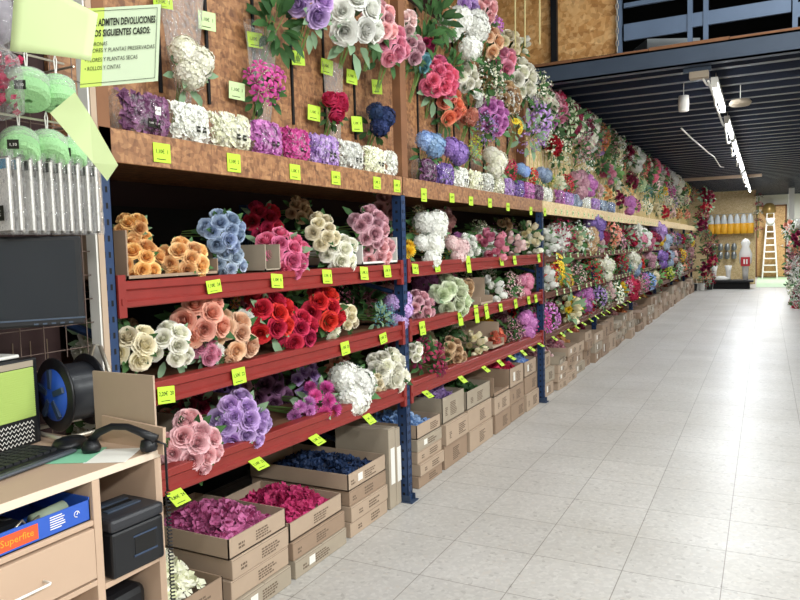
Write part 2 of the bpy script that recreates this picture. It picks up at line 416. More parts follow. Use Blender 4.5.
def spread_dirs(n, rnd, cap=1.15):
    out = []
    for i in range(n):
        z = 1-(i+.5)/n*(1-math.cos(cap)); th = i*2.39996+rnd.uniform(-.25, .25); r = math.sqrt(1-z*z)
        out.append(Vector((r*math.cos(th), r*math.sin(th), z)))
    return out
# whole small bunches for the far shelves: petals, leaves, stems in one mesh
SMALL = {}
def small_bunch(kind, s_):
    rnd = random.Random(s_*13+5); b = MB()
    n = {'rose': 9, 'peony': 7, 'tulip': 11, 'chrysanthemum': 6, 'daisy': 12, 'lily': 7, 'hydrangea': 4, 'filler': 9, 'foliage': 0}[kind]
    hr = {'rose': .36, 'peony': .44, 'tulip': .32, 'chrysanthemum': .44, 'daisy': .28, 'lily': .52, 'hydrangea': .6, 'filler': .48, 'foliage': .4}[kind]
    for d in spread_dirs(n, rnd, 1.45):
        hb = MB(); GEN[kind](hb, rnd, 0)
        c = Vector((d.x, d.y, d.z*.8))*rnd.uniform(.62, .85)
        R_ = (d+Vector((0, 0, .4))).to_track_quat('Z', 'Y').to_matrix()*hr*rnd.uniform(.85, 1.1)
        n0 = len(b.v)
        b.v += [tuple(R_ @ Vector(p)+c) for p in hb.v]; b.a += hb.a; b.f += [tuple(i+n0 for i in f) for f in hb.f]; b.m += [0]*len(hb.f)
    mk_foliage(b, rnd, 34 if kind == 'foliage' else 16, 1, 1.25 if kind != 'foliage' else .9, .6)
    for i in range(5):
        x, y = rnd.uniform(-.3, .3), rnd.uniform(-.3, .3)
        b.tube([(x*.3, y*.3, -1.7), (x, y, 0)], .03, 4, 2, False)
    return b.mesh('bunch_'+kind, [PET['white'], M_LEAF[0], M_STEM], True)
for k in list(GEN)+['foliage']:
    SMALL[k] = [small_bunch(k, s_) for s_ in range(3)]
HR = {'rose': .037, 'peony': .046, 'tulip': .026, 'chrysanthemum': .04, 'daisy': .028, 'lily': .045, 'hydrangea': .062, 'filler': .04, 'foliage': .05}

# ================================================================== layout tables (world metres)
BUNCHES = [
  ('top', -1.99, 1.803, 1.528, 0.06, 'rose', 'orange', 5),
  ('top', -2.29, 2.912, 1.598, 0.097, 'rose', 'crimson', 6),
  ('top', -2.29, 3.23, 1.659, 0.077, 'rose', 'tan', 5),
  ('top', -2.29, 4.254, 1.74, 0.102, 'rose', 'dusty pink', 4),
  ('top', -1.87, 1.709, 1.423, 0.074, 'rose', 'orange', 7),
  ('top', -1.87, 1.915, 1.417, 0.083, 'rose', 'apricot', 8),
  ('top', -1.87, 2.13, 1.527, 0.081, 'rose', 'steel blue', 8),
  ('top', -1.87, 2.156, 1.41, 0.067, 'rose', 'pale blue', 6),
  ('top', -1.87, 2.506, 1.417, 0.109, 'rose', 'hot pink', 8),
  ('top', -1.87, 2.826, 1.532, 0.081, 'rose', 'cream', 6),
  ('top', -1.87, 2.943, 1.421, 0.103, 'rose', 'ivory', 8),
  ('top', -1.87, 3.266, 1.557, 0.106, 'rose', 'mauve pink', 9),
  ('top', -1.87, 3.324, 1.44, 0.102, 'rose', 'light pink', 9),
  ('top', -1.87, 3.651, 1.389, 0.075, 'chrysanthemum', 'yellow', 4),
  ('top', -1.87, 4.001, 1.542, 0.118, 'hydrangea', 'white', 4),
  ('top', -1.87, 3.978, 1.393, 0.105, 'hydrangea', 'white', 4),
  ('top', -1.87, 4.407, 1.424, 0.094, 'hydrangea', 'blush', 3),
  ('top', -1.87, 4.641, 1.435, 0.084, 'chrysanthemum', 'white', 6),
  ('top', -1.87, 5.129, 1.444, 0.122, 'tulip', 'pink', 8),
  ('top', -1.87, 5.632, 1.439, 0.099, 'tulip', 'blush', 7),
  ('top', -1.87, 6.137, 1.523, 0.107, 'tulip', 'cream', 6),
  ('top', -1.87, 6.16, 1.345, 0.098, 'tulip', 'ivory', 6),
  ('top', -2.17, 4.914, 1.634, 0.098, 'peony', 'dusty pink', 3),
  ('top', -2.17, 4.501, 1.682, 0.056, 'filler', 'cream', 3),
  ('top', -2.17, 5.641, 1.582, 0.076, 'filler', 'ivory', 3),
  ('top', -2.17, 6.31, 1.607, 0.093, 'rose', 'tan', 3),
  ('top', -1.87, 7.127, 1.506, 0.142, 'filler', 'crimson', 0),
  ('top', -1.87, 7.941, 1.495, 0.145, 'filler', 'white', 0),
  ('top', -1.87, 8.659, 1.627, 0.108, 'hydrangea', 'violet', 0),
  ('top', -1.87, 8.82, 1.409, 0.098, 'peony', 'blush', 0),
  ('top', -1.87, 9.626, 1.56, 0.133, 'lily', 'salmon', 0),
  ('top', -1.87, 9.555, 1.376, 0.092, 'filler', 'apricot', 0),
  ('top', -1.87, 10.73, 1.537, 0.132, 'filler', 'crimson', 0),
  ('top', -1.87, 11.7, 1.635, 0.111, 'peony', 'white', 0),
  ('top', -1.87, 11.793, 1.413, 0.096, 'peony', 'white', 0),
  ('top', -1.87, 12.955, 1.44, 0.139, 'peony', 'pink', 0),
  ('top', -1.87, 14.212, 1.624, 0.152, 'hydrangea', 'lilac', 0),
  ('top', -1.87, 15.082, 1.43, 0.141, 'hydrangea', 'pale blue', 0),
  ('top', -1.87, 17.157, 1.489, 0.136, 'filler', 'violet', 0),
  ('top', -1.87, 18.638, 1.39, 0.147, 'daisy', 'white', 0),
  ('top', -1.87, 20.655, 1.406, 0.19, 'lily', 'yellow', 0),
  ('mid', -1.87, 1.672, 1.137, 0.073, 'rose', 'cream', 4),
  ('mid', -1.87, 1.832, 1.119, 0.078, 'rose', 'ivory', 5),
  ('mid', -1.87, 1.988, 1.206, 0.101, 'rose', 'salmon', 6),
  ('mid', -1.87, 2.148, 1.111, 0.102, 'rose', 'peach', 6),
  ('mid', -1.87, 2.049, 1.07, 0.042, 'chrysanthemum', 'white', 2),
  ('mid', -1.87, 2.237, 1.181, 0.036, 'chrysanthemum', 'white', 2),
  ('mid', -1.87, 2.006, 1.076, 0.053, 'rose', 'pink', 5),
  ('mid', -1.87, 2.379, 1.167, 0.11, 'rose', 'red', 7),
  ('mid', -1.87, 2.547, 1.03, 0.107, 'rose', 'crimson', 7),
  ('mid', -1.87, 2.803, 1.163, 0.1, 'rose', 'red', 5),
  ('mid', -1.87, 3.007, 1.104, 0.065, 'rose', 'cream', 5),
  ('mid', -1.87, 2.863, 1.002, 0.048, 'chrysanthemum', 'ivory', 3),
  ('mid', -1.87, 3.388, 1.011, 0.071, 'filler', 'teal', 5),
  ('mid', -1.87, 3.558, 1.084, 0.097, 'hydrangea', 'lilac', 4),
  ('mid', -2.17, 1.916, 1.149, 0.046, 'peony', 'tan', 3),
  ('mid', -2.17, 2.519, 1.243, 0.046, 'lily', 'orange', 3),
  ('mid', -2.17, 2.609, 1.223, 0.056, 'rose', 'pink', 4),
  ('mid', -2.17, 3.05, 1.199, 0.073, 'foliage', 'leaf green', 4),
  ('mid', -2.17, 3.739, 1.135, 0.098, 'foliage', 'dark green', 5),
  ('mid', -2.17, 3.969, 1.13, 0.083, 'peony', 'dusty pink', 3),
  ('mid', -1.87, 3.861, 1.086, 0.091, 'rose', 'mauve pink', 7),
  ('mid', -1.87, 4.318, 1.04, 0.14, 'rose', 'pale green', 8),
  ('mid', -1.87, 4.589, 1.15, 0.07, 'rose', 'tan', 4),
  ('mid', -1.87, 5.11, 1.048, 0.107, 'tulip', 'white', 7),
  ('mid', -1.87, 5.587, 1.045, 0.107, 'filler', 'blush', 6),
  ('mid', -1.87, 5.914, 1.092, 0.095, 'hydrangea', 'pink', 4),
  ('mid', -1.87, 6.462, 1.021, 0.131, 'tulip', 'white', 7),
  ('mid', -2.17, 4.905, 1.136, 0.091, 'hydrangea', 'pale green', 3),
  ('mid', -2.17, 5.836, 1.148, 0.087, 'filler', 'ivory', 4),
  ('mid', -1.87, 6.852, 1.213, 0.157, 'daisy', 'yellow', 0),
  ('mid', -1.87, 7.309, 1.029, 0.094, 'daisy', 'yellow', 0),
  ('mid', -1.87, 7.742, 1.081, 0.098, 'filler', 'blush', 0),
  ('mid', -1.87, 8.478, 1.034, 0.119, 'filler', 'red', 0),
  ('mid', -1.87, 9.167, 1.127, 0.114, 'hydrangea', 'ivory', 0),
  ('mid', -1.87, 9.545, 1.007, 0.079, 'foliage', 'leaf green', 0),
  ('mid', -1.87, 10.329, 1.169, 0.113, 'filler', 'crimson', 0),
  ('mid', -1.87, 10.885, 1.034, 0.089, 'rose', 'teal', 0),
  ('mid', -1.87, 11.503, 1.041, 0.11, 'hydrangea', 'steel blue', 0),
  ('mid', -1.87, 12.188, 1.048, 0.099, 'rose', 'red', 0),
  ('mid', -1.87, 13.308, 1.081, 0.143, 'rose', 'pale green', 0),
  ('mid', -1.87, 14.492, 1.066, 0.136, 'hydrangea', 'violet', 0),
  ('mid', -1.87, 15.557, 1.015, 0.145, 'hydrangea', 'pale blue', 0),
  ('mid', -1.87, 18.199, 1.033, 0.264, 'lily', 'yellow', 0),
  ('top', -1.83, 6.541, 1.458, 0.103, 'tulip', 'white', 6),
  ('mid', -1.83, 6.557, 1.015, 0.085, 'tulip', 'ivory', 6),
  ('low', -1.83, 6.546, 0.751, 0.123, 'lily', 'orchid', 6),
  ('low', -1.87, 1.89, 0.746, 0.113, 'rose', 'light pink', 10),
  ('low', -1.87, 2.173, 0.765, 0.116, 'rose', 'lilac', 10),
  ('low', -1.87, 2.741, 0.704, 0.094, 'chrysanthemum', 'magenta', 6),
  ('low', -1.87, 2.622, 0.637, 0.06, 'chrysanthemum', 'orchid', 4),
  ('low', -1.87, 3.033, 0.734, 0.122, 'hydrangea', 'white', 3),
  ('low', -1.87, 3.419, 0.761, 0.122, 'rose', 'ivory', 11),
  ('low', -1.87, 3.278, 0.676, 0.065, 'rose', 'cream', 5),
  ('low', -2.22, 2.477, 0.77, 0.092, 'rose', 'violet', 7),
  ('low', -2.22, 2.155, 0.751, 0.059, 'rose', 'salmon', 4),
  ('low', -2.22, 2.813, 0.701, 0.111, 'rose', 'plum', 6),
  ('low', -2.22, 3.093, 0.753, 0.07, 'chrysanthemum', 'plum', 4),
  ('low', -1.87, 3.954, 0.696, 0.119, 'lily', 'burgundy', 5),
  ('low', -1.87, 3.777, 0.822, 0.06, 'rose', 'ivory', 4),
  ('low', -1.87, 4.353, 0.74, 0.094, 'rose', 'tan', 6),
  ('low', -1.87, 4.739, 0.735, 0.094, 'tulip', 'cream', 7),
  ('low', -1.87, 5.251, 0.682, 0.071, 'peony', 'coral', 4),
  ('low', -1.87, 5.595, 0.662, 0.1, 'filler', 'mauve pink', 6),
  ('low', -1.87, 5.955, 0.748, 0.105, 'hydrangea', 'orchid', 4),
  ('low', -1.87, 6.384, 0.729, 0.121, 'lily', 'magenta', 6),
  ('low', -1.87, 6.377, 0.562, 0.074, 'rose', 'hot pink', 3),
  ('low', -1.87, 7.423, 0.737, 0.18, 'tulip', 'cream', 0),
  ('low', -1.87, 8.209, 0.735, 0.104, 'filler', 'crimson', 0),
  ('low', -1.87, 8.975, 0.734, 0.125, 'filler', 'pale green', 0),
  ('low', -1.87, 9.949, 0.686, 0.124, 'lily', 'ivory', 0),
  ('low', -1.87, 11.05, 0.725, 0.136, 'hydrangea', 'crimson', 0),
  ('low', -1.87, 11.98, 0.697, 0.13, 'filler', 'pink', 0),
  ('low', -1.87, 12.95, 0.725, 0.14, 'lily', 'sky blue', 0),
  ('low', -1.87, 14.212, 0.712, 0.172, 'foliage', 'leaf green', 0),
  ('low', -1.87, 15.892, 0.73, 0.191, 'lily', 'lime', 0),
  ('low', -1.87, 17.571, 0.63, 0.14, 'filler', 'white', 0),
  ('wall', -1.93, 2.052, 2.162, 0.086, 'hydrangea', 'ivory', 3),
  ('wall', -1.93, 2.506, 2.172, 0.082, 'lily', 'magenta', 8),
  ('wall', -1.93, 3.064, 2.16, 0.07, 'peony', 'hot crimson', 3),
  ('wall', -1.93, 3.508, 2.172, 0.089, 'hydrangea', 'navy', 3),
  ('wall', -1.81, 2.718, 2.543, 0.098, 'rose', 'lilac', 4),
  ('wall', -1.81, 3.085, 2.59, 0.148, 'rose', 'white', 6),
  ('wall', -1.81, 3.33, 2.626, 0.099, 'rose', 'light pink', 6),
  ('wall', -1.81, 3.458, 2.539, 0.102, 'rose', 'pink', 6),
  ('wall', -1.81, 3.659, 2.702, 0.067, 'rose', 'blush', 4),
  ('wall', -1.81, 3.728, 2.575, 0.08, 'rose', 'mauve pink', 4),
  ('wall', -1.93, 2.604, 2.497, 0.114, 'foliage', 'dark green', 8),
  ('wall', -1.93, 4.285, 2.974, 0.142, 'foliage', 'dark green', 7),
  ('wall', -1.93, 4.601, 2.727, 0.083, 'foliage', 'dark green', 4),
  ('wall', -1.93, 4.1, 2.605, 0.063, 'rose', 'teal', 3),
  ('wall', -1.93, 4.195, 2.725, 0.051, 'rose', 'burgundy', 3),
  ('wall', -1.93, 4.34, 2.541, 0.131, 'rose', 'hot pink', 10),
  ('wall', -1.93, 4.514, 2.401, 0.116, 'rose', 'coral', 6),
  ('wall', -1.93, 4.897, 2.378, 0.066, 'peony', 'salmon', 4),
  ('wall', -1.93, 4.477, 2.962, 0.087, 'lily', 'peach', 3),
  ('wall', -1.93, 4.793, 2.935, 0.177, 'hydrangea', 'white', 5),
  ('wall', -1.93, 4.859, 3.119, 0.107, 'rose', 'lilac', 4),
  ('wall', -1.93, 5.251, 3.243, 0.107, 'rose', 'light pink', 4),
  ('wall', -1.93, 4.853, 2.655, 0.101, 'rose', 'ivory', 6),
  ('wall', -1.93, 5.046, 2.54, 0.052, 'rose', 'white', 3),
  ('wall', -1.93, 5.372, 3.018, 0.109, 'rose', 'peach', 3),
  ('wall', -1.93, 5.813, 3.123, 0.109, 'rose', 'cream', 4),
  ('wall', -1.93, 5.678, 2.946, 0.115, 'rose', 'pink', 4),
  ('wall', -1.93, 5.472, 3.189, 0.071, 'lily', 'orchid', 2),
  ('wall', -1.93, 5.344, 2.46, 0.141, 'rose', 'orchid', 8),
  ('wall', -1.93, 5.765, 2.655, 0.125, 'rose', 'tan', 5),
  ('wall', -1.93, 5.997, 2.473, 0.069, 'daisy', 'yellow', 3),
  ('wall', -1.93, 6.128, 2.889, 0.158, 'rose', 'ivory', 6),
  ('wall', -1.93, 6.171, 3.19, 0.079, 'tulip', 'ivory', 4),
  ('wall', -1.93, 6.867, 3.26, 0.135, 'rose', 'ivory', 4),
  ('wall', -1.87, 4.03, 2.066, 0.087, 'hydrangea', 'sky blue', 2),
  ('wall', -1.87, 4.408, 2.069, 0.087, 'hydrangea', 'violet', 2),
  ('wall', -1.87, 4.792, 2.145, 0.071, 'filler', 'lime', 4),
  ('wall', -1.87, 5.183, 2.083, 0.107, 'hydrangea', 'ivory', 3),
  ('wall', -1.87, 5.559, 2.055, 0.089, 'lily', 'crimson', 4),
  ('wall', -1.87, 5.93, 2.069, 0.069, 'hydrangea', 'sky blue', 2),
  ('wall', -1.87, 6.191, 2.056, 0.071, 'lily', 'red', 3),
  ('wall', -1.87, 6.54, 2.083, 0.075, 'hydrangea', 'steel blue', 2),
  ('wall', -1.87, 6.815, 2.075, 0.048, 'filler', 'lime', 3),
  ('wall', -1.93, 6.921, 2.88, 0.127, 'filler', 'mauve pink', 0),
  ('wall', -1.93, 6.985, 2.688, 0.089, 'lily', 'orchid', 0),
  ('wall', -1.93, 7.894, 3.447, 0.153, 'lily', 'ivory', 0),
  ('wall', -1.93, 7.265, 3.19, 0.091, 'hydrangea', 'crimson', 0),
  ('wall', -1.93, 7.753, 3.184, 0.119, 'hydrangea', 'burgundy', 0),
  ('wall', -1.93, 7.574, 2.921, 0.138, 'lily', 'pale green', 0),
  ('wall', -1.93, 8.253, 3.146, 0.137, 'filler', 'white', 0),
  ('wall', -1.93, 8.552, 3.129, 0.13, 'hydrangea', 'ivory', 0),
  ('wall', -1.93, 7.121, 2.431, 0.091, 'peony', 'red', 0),
  ('wall', -1.93, 6.733, 2.509, 0.086, 'filler', 'ivory', 0),
  ('wall', -1.93, 8.184, 2.53, 0.171, 'filler', 'mauve pink', 0),
  ('wall', -1.93, 8.798, 2.55, 0.109, 'filler', 'dusty pink', 0),
  ('wall', -1.93, 9.332, 3.112, 0.128, 'lily', 'rust', 0),
  ('wall', -1.93, 9.032, 2.894, 0.136, 'filler', 'salmon', 0),
  ('wall', -1.93, 9.834, 2.9, 0.148, 'filler', 'dusty pink', 0),
  ('wall', -1.93, 10.255, 3.146, 0.139, 'filler', 'white', 0),
  ('wall', -1.93, 10.031, 2.628, 0.137, 'filler', 'cream', 0),
  ('wall', -1.93, 9.498, 2.445, 0.091, 'foliage', 'dark green', 0),
  ('wall', -1.93, 7.915, 2.804, 0.11, 'foliage', 'dark green', 0),
  ('wall', -1.93, 7.467, 2.273, 0.074, 'filler', 'cream', 0),
  ('wall', -1.93, 10.31, 2.406, 0.112, 'foliage', 'leaf green', 0),
  ('wall', -1.93, 11.102, 2.974, 0.135, 'filler', 'burgundy', 0),
  ('wall', -1.93, 11.532, 2.873, 0.124, 'peony', 'cream', 0),
  ('wall', -1.93, 11.994, 2.765, 0.129, 'hydrangea', 'white', 0),
  ('wall', -1.93, 10.69, 2.552, 0.087, 'lily', 'rust', 0),
  ('wall', -1.93, 12.817, 3.048, 0.137, 'lily', 'crimson', 0),
  ('wall', -1.93, 12.389, 2.605, 0.133, 'filler', 'salmon', 0),
  ('wall', -1.93, 11.798, 2.399, 0.096, 'peony', 'burgundy', 0),
  ('wall', -1.93, 13.747, 3.152, 0.128, 'foliage', 'leaf green', 0),
  ('wall', -1.93, 13.998, 2.996, 0.149, 'hydrangea', 'hot pink', 0),
  ('wall', -1.93, 14.955, 3.169, 0.139, 'peony', 'blush', 0),
  ('wall', -1.93, 13.381, 2.722, 0.125, 'foliage', 'dark green', 0),
  ('wall', -1.93, 15.252, 2.981, 0.141, 'hydrangea', 'hot crimson', 0),
  ('wall', -1.93, 16.734, 3.181, 0.154, 'hydrangea', 'white', 0),
  ('wall', -1.93, 18.09, 3.216, 0.166, 'hydrangea', 'ivory', 0),
  ('wall', -1.93, 14.258, 2.534, 0.114, 'lily', 'blush', 0),
  ('wall', -1.93, 15.406, 2.49, 0.123, 'rose', 'yellow', 0),
  ('wall', -1.93, 16.74, 2.57, 0.133, 'lily', 'magenta', 0),
  ('wall', -1.93, 16.738, 2.832, 0.11, 'foliage', 'leaf green', 0),
  ('wall', -1.93, 20.173, 3.298, 0.184, 'lily', 'yellow', 0),
  ('wall', -1.93, 18.523, 2.87, 0.146, 'rose', 'lime', 0),
  ('wall', -1.93, 19.207, 2.668, 0.126, 'rose', 'pale green', 0),
  ('wall', -1.93, 22.463, 3.03, 0.175, 'filler', 'orange', 0),
  ('wall', -1.93, 21.859, 2.708, 0.171, 'filler', 'salmon', 0),
  ('wall', -1.93, 13.26, 2.326, 0.107, 'filler', 'teal', 0),
  ('wall', -1.93, 11.343, 2.169, 0.092, 'filler', 'orange', 0),
  ('wall', -1.88, 7.187, 2.053, 0.061, 'peony', 'ivory', 0),
  ('wall', -1.88, 7.47, 2.062, 0.074, 'lily', 'red', 0),
  ('wall', -1.88, 7.958, 2.105, 0.1, 'hydrangea', 'mauve pink', 0),
  ('wall', -1.88, 8.452, 2.115, 0.082, 'hydrangea', 'orchid', 0),
  ('wall', -1.88, 9.004, 2.102, 0.075, 'peony', 'blush', 0),
  ('wall', -1.88, 9.625, 2.1, 0.079, 'rose', 'apricot', 0),
  ('wall', -1.88, 10.48, 2.077, 0.086, 'rose', 'burgundy', 0),
  ('wall', -1.88, 11.219, 2.009, 0.091, 'hydrangea', 'orchid', 0),
  ('wall', -1.88, 11.864, 2.02, 0.08, 'lily', 'magenta', 0),
  ('wall', -1.88, 13.029, 2.032, 0.087, 'lily', 'ivory', 0),
  ('wall', -1.88, 14.289, 2.042, 0.095, 'peony', 'cream', 0),
  ('wall', -1.88, 15.634, 2.048, 0.104, 'rose', 'crimson', 0),
  ('wall', -1.88, 16.857, 2.066, 0.089, 'rose', 'blush', 0),
  ('wall', -1.88, 18.274, 2.087, 0.096, 'rose', 'apricot', 0),
  ('wall', -1.88, 20.197, 2.146, 0.106, 'rose', 'salmon', 0),
  ('end', -1.564, 21.95, 2.917, 0.19, 'rose', 'burgundy', 0),
  ('end', -1.477, 21.95, 2.659, 0.19, 'rose', 'burgundy', 0),
  ('end', -1.551, 21.95, 2.41, 0.19, 'rose', 'crimson', 0),
  ('end', -1.636, 21.95, 2.16, 0.19, 'lily', 'burgundy', 0),
  ('end', -1.626, 21.95, 1.904, 0.19, 'rose', 'burgundy', 0),
  ('end', -1.628, 21.95, 1.649, 0.19, 'filler', 'burgundy', 0),
  ('end', -1.394, 21.95, 1.387, 0.19, 'filler', 'burgundy', 0),
  ('end', -1.489, 21.95, 1.134, 0.19, 'lily', 'burgundy', 0),
  ('end', -1.384, 21.95, 0.876, 0.19, 'rose', 'crimson', 0),
  ('end', -1.562, 21.95, 0.622, 0.19, 'rose', 'burgundy', 0),
  ('end', -1.487, 21.95, 0.365, 0.19, 'filler', 'crimson', 0),
  ('right', 0.62, 22.243, 1.713, 0.219, 'rose', 'salmon', 0),
  ('right', 0.62, 21.273, 1.559, 0.21, 'filler', 'white', 0),
  ('right', 0.62, 16.962, 1.42, 0.167, 'rose', 'burgundy', 0),
  ('right', 0.62, 17.544, 1.304, 0.173, 'lily', 'salmon', 0),
  ('right', 0.62, 18.125, 1.179, 0.179, 'lily', 'crimson', 0),
  ('right', 0.62, 17.693, 1.068, 0.174, 'lily', 'dusty pink', 0),
  ('right', 0.62, 19.919, 0.889, 0.197, 'filler', 'salmon', 0),
  ('right', 0.62, 16.348, 0.879, 0.161, 'filler', 'white', 0),
  ('right', 0.62, 19.809, 0.628, 0.196, 'lily', 'dusty pink', 0),
  ('right', 0.62, 16.58, 0.65, 0.163, 'lily', 'white', 0),
  ('right', 0.62, 15.131, 0.619, 0.149, 'filler', 'white', 0),
  ('right', 0.62, 18.672, 0.301, 0.185, 'lily', 'ivory', 0),
  ('right', 0.62, 15.31, 0.405, 0.151, 'lily', 'burgundy', 0),
  ('right', 0.62, 15.127, 0.317, 0.149, 'filler', 'white', 0),
  ('right', 0.62, 17.4, 0.03, 0.172, 'lily', 'dusty pink', 0),
  ('right', 0.62, 16.563, -0.013, 0.164, 'rose', 'crimson', 0),
  ('top', -2.215, 3.761, 1.489, 0.085, 'foliage', 'leaf green', 0),
  ('top', -2.246, 4.09, 1.485, 0.085, 'filler', 'dusty pink', 0),
  ('top', -2.219, 4.557, 1.505, 0.085, 'peony', 'tan', 0),
  ('top', -2.184, 4.893, 1.456, 0.085, 'filler', 'yellow', 0),
  ('top', -2.158, 5.234, 1.456, 0.085, 'peony', 'orchid', 0),
  ('top', -2.228, 5.653, 1.457, 0.085, 'foliage', 'leaf green', 0),
  ('top', -2.29, 6.102, 1.457, 0.11, 'hydrangea', 'white', 0),
  ('top', -2.277, 6.585, 1.518, 0.11, 'filler', 'orchid', 0),
  ('top', -2.304, 7.088, 1.518, 0.11, 'filler', 'ivory', 0),
  ('top', -2.274, 7.644, 1.478, 0.11, 'foliage', 'dark green', 0),
  ('top', -2.214, 8.041, 1.502, 0.11, 'hydrangea', 'dusty pink', 0),
  ('top', -2.127, 8.627, 1.485, 0.11, 'rose', 'mauve pink', 0),
  ('top', -2.207, 9.165, 1.468, 0.11, 'foliage', 'dark green', 0),
  ('top', -2.214, 9.519, 1.498, 0.11, 'rose', 'blush', 0),
  ('top', -2.138, 9.937, 1.509, 0.11, 'filler', 'red', 0),
  ('top', -2.132, 10.426, 1.484, 0.11, 'rose', 'dusty pink', 0),
  ('top', -2.253, 10.829, 1.483, 0.11, 'hydrangea', 'yellow', 0),
  ('top', -2.291, 11.196, 1.467, 0.11, 'peony', 'white', 0),
  ('top', -2.15, 11.578, 1.454, 0.11, 'peony', 'tan', 0),
  ('top', -2.235, 12.169, 1.501, 0.11, 'hydrangea', 'yellow', 0),
  ('top', -2.24, 12.641, 1.512, 0.11, 'hydrangea', 'red', 0),
  ('top', -2.175, 13.057, 1.482, 0.11, 'peony', 'dusty pink', 0),
  ('top', -2.134, 13.551, 1.451, 0.11, 'peony', 'dusty pink', 0),
  ('top', -2.296, 13.915, 1.486, 0.11, 'foliage', 'leaf green', 0),
  ('top', -2.153, 14.457, 1.517, 0.11, 'hydrangea', 'pink', 0),
  ('top', -2.218, 14.917, 1.499, 0.11, 'hydrangea', 'pale green', 0),
  ('top', -2.25, 15.485, 1.509, 0.11, 'filler', 'white', 0),
  ('top', -2.185, 16.048, 1.514, 0.11, 'filler', 'mauve pink', 0),
  ('top', -2.32, 16.584, 1.483, 0.11, 'foliage', 'leaf green', 0),
  ('top', -2.2, 17.055, 1.511, 0.11, 'hydrangea', 'pink', 0),
  ('top', -2.175, 17.636, 1.457, 0.11, 'peony', 'mauve pink', 0),
  ('top', -2.259, 18.218, 1.465, 0.11, 'foliage', 'dark green', 0),
  ('top', -2.291, 18.695, 1.517, 0.11, 'rose', 'blush', 0),
  ('top', -2.152, 19.105, 1.518, 0.11, 'rose', 'tan', 0),
  ('top', -2.26, 19.468, 1.456, 0.11, 'hydrangea', 'dusty pink', 0),
  ('top', -2.27, 19.82, 1.46, 0.11, 'hydrangea', 'white', 0),
  ('top', -2.142, 20.272, 1.476, 0.11, 'peony', 'ivory', 0),
  ('top', -2.247, 20.851, 1.468, 0.11, 'foliage', 'leaf green', 0),
  ('top', -1.906, 6.6, 1.483, 0.1, 'tulip', 'white', 0),
  ('top', -1.884, 7.131, 1.509, 0.1, 'hydrangea', 'white', 0),
  ('top', -1.879, 7.712, 1.482, 0.1, 'tulip', 'cream', 0),
  ('top', -1.858, 8.358, 1.479, 0.1, 'hydrangea', 'tan', 0),
  ('top', -1.91, 9.19, 1.497, 0.1, 'hydrangea', 'burgundy', 0),
  ('top', -1.889, 9.785, 1.51, 0.1, 'filler', 'cream', 0),
  ('top', -1.892, 10.438, 1.461, 0.1, 'lily', 'mauve pink', 0),
  ('top', -1.857, 11.291, 1.471, 0.1, 'peony', 'crimson', 0),
  ('top', -1.852, 11.946, 1.466, 0.1, 'hydrangea', 'pink', 0),
  ('top', -1.859, 12.582, 1.507, 0.1, 'hydrangea', 'white', 0),
  ('top', -1.854, 13.208, 1.451, 0.1, 'filler', 'red', 0),
  ('top', -1.882, 13.902, 1.475, 0.1, 'hydrangea', 'burgundy', 0),
  ('top', -1.904, 14.711, 1.483, 0.1, 'hydrangea', 'yellow', 0),
  ('top', -1.911, 15.623, 1.473, 0.1, 'lily', 'red', 0),
  ('top', -1.861, 16.398, 1.508, 0.1, 'filler', 'pink', 0),
  ('top', -1.91, 17.096, 1.491, 0.1, 'rose', 'white', 0),
  ('top', -1.913, 17.77, 1.472, 0.1, 'filler', 'burgundy', 0),
  ('top', -1.852, 18.428, 1.477, 0.1, 'peony', 'crimson', 0),
  ('top', -1.886, 18.95, 1.471, 0.1, 'rose', 'salmon', 0),
  ('top', -1.851, 19.797, 1.47, 0.1, 'tulip', 'dusty pink', 0),
  ('top', -1.848, 20.51, 1.488, 0.1, 'peony', 'pale green', 0),
  ('top', -1.887, 21.334, 1.506, 0.1, 'hydrangea', 'burgundy', 0),
  ('mid', -2.205, 1.8, 1.112, 0.085, 'rose', 'ivory', 0),
  ('mid', -2.217, 2.245, 1.129, 0.085, 'foliage', 'dark green', 0),
  ('mid', -2.222, 2.719, 1.146, 0.085, 'foliage', 'dark green', 0),
  ('mid', -2.279, 3.152, 1.177, 0.085, 'foliage', 'leaf green', 0),
  ('mid', -2.232, 3.488, 1.125, 0.085, 'filler', 'pink', 0),
  ('mid', -2.229, 3.798, 1.116, 0.085, 'peony', 'mauve pink', 0),
  ('mid', -2.261, 4.226, 1.144, 0.085, 'peony', 'burgundy', 0),
  ('mid', -2.21, 4.635, 1.137, 0.085, 'hydrangea', 'orchid', 0),
  ('mid', -2.154, 4.954, 1.155, 0.085, 'peony', 'pink', 0),
  ('mid', -2.221, 5.415, 1.132, 0.085, 'filler', 'cream', 0),
  ('mid', -2.193, 5.904, 1.132, 0.085, 'rose', 'ivory', 0),
  ('mid', -2.311, 6.209, 1.127, 0.11, 'foliage', 'dark green', 0),
  ('mid', -2.138, 6.594, 1.124, 0.11, 'foliage', 'leaf green', 0),
  ('mid', -2.217, 6.993, 1.165, 0.11, 'filler', 'cream', 0),
  ('mid', -2.273, 7.394, 1.118, 0.11, 'filler', 'yellow', 0),
  ('mid', -2.219, 7.889, 1.176, 0.11, 'hydrangea', 'red', 0),
  ('mid', -2.126, 8.268, 1.113, 0.11, 'peony', 'dusty pink', 0),
  ('mid', -2.313, 8.861, 1.144, 0.11, 'foliage', 'dark green', 0),
  ('mid', -2.286, 9.333, 1.14, 0.11, 'foliage', 'dark green', 0),
  ('mid', -2.301, 9.832, 1.113, 0.11, 'filler', 'orchid', 0),
  ('mid', -2.157, 10.422, 1.163, 0.11, 'foliage', 'dark green', 0),
  ('mid', -2.305, 10.959, 1.118, 0.11, 'foliage', 'dark green', 0),
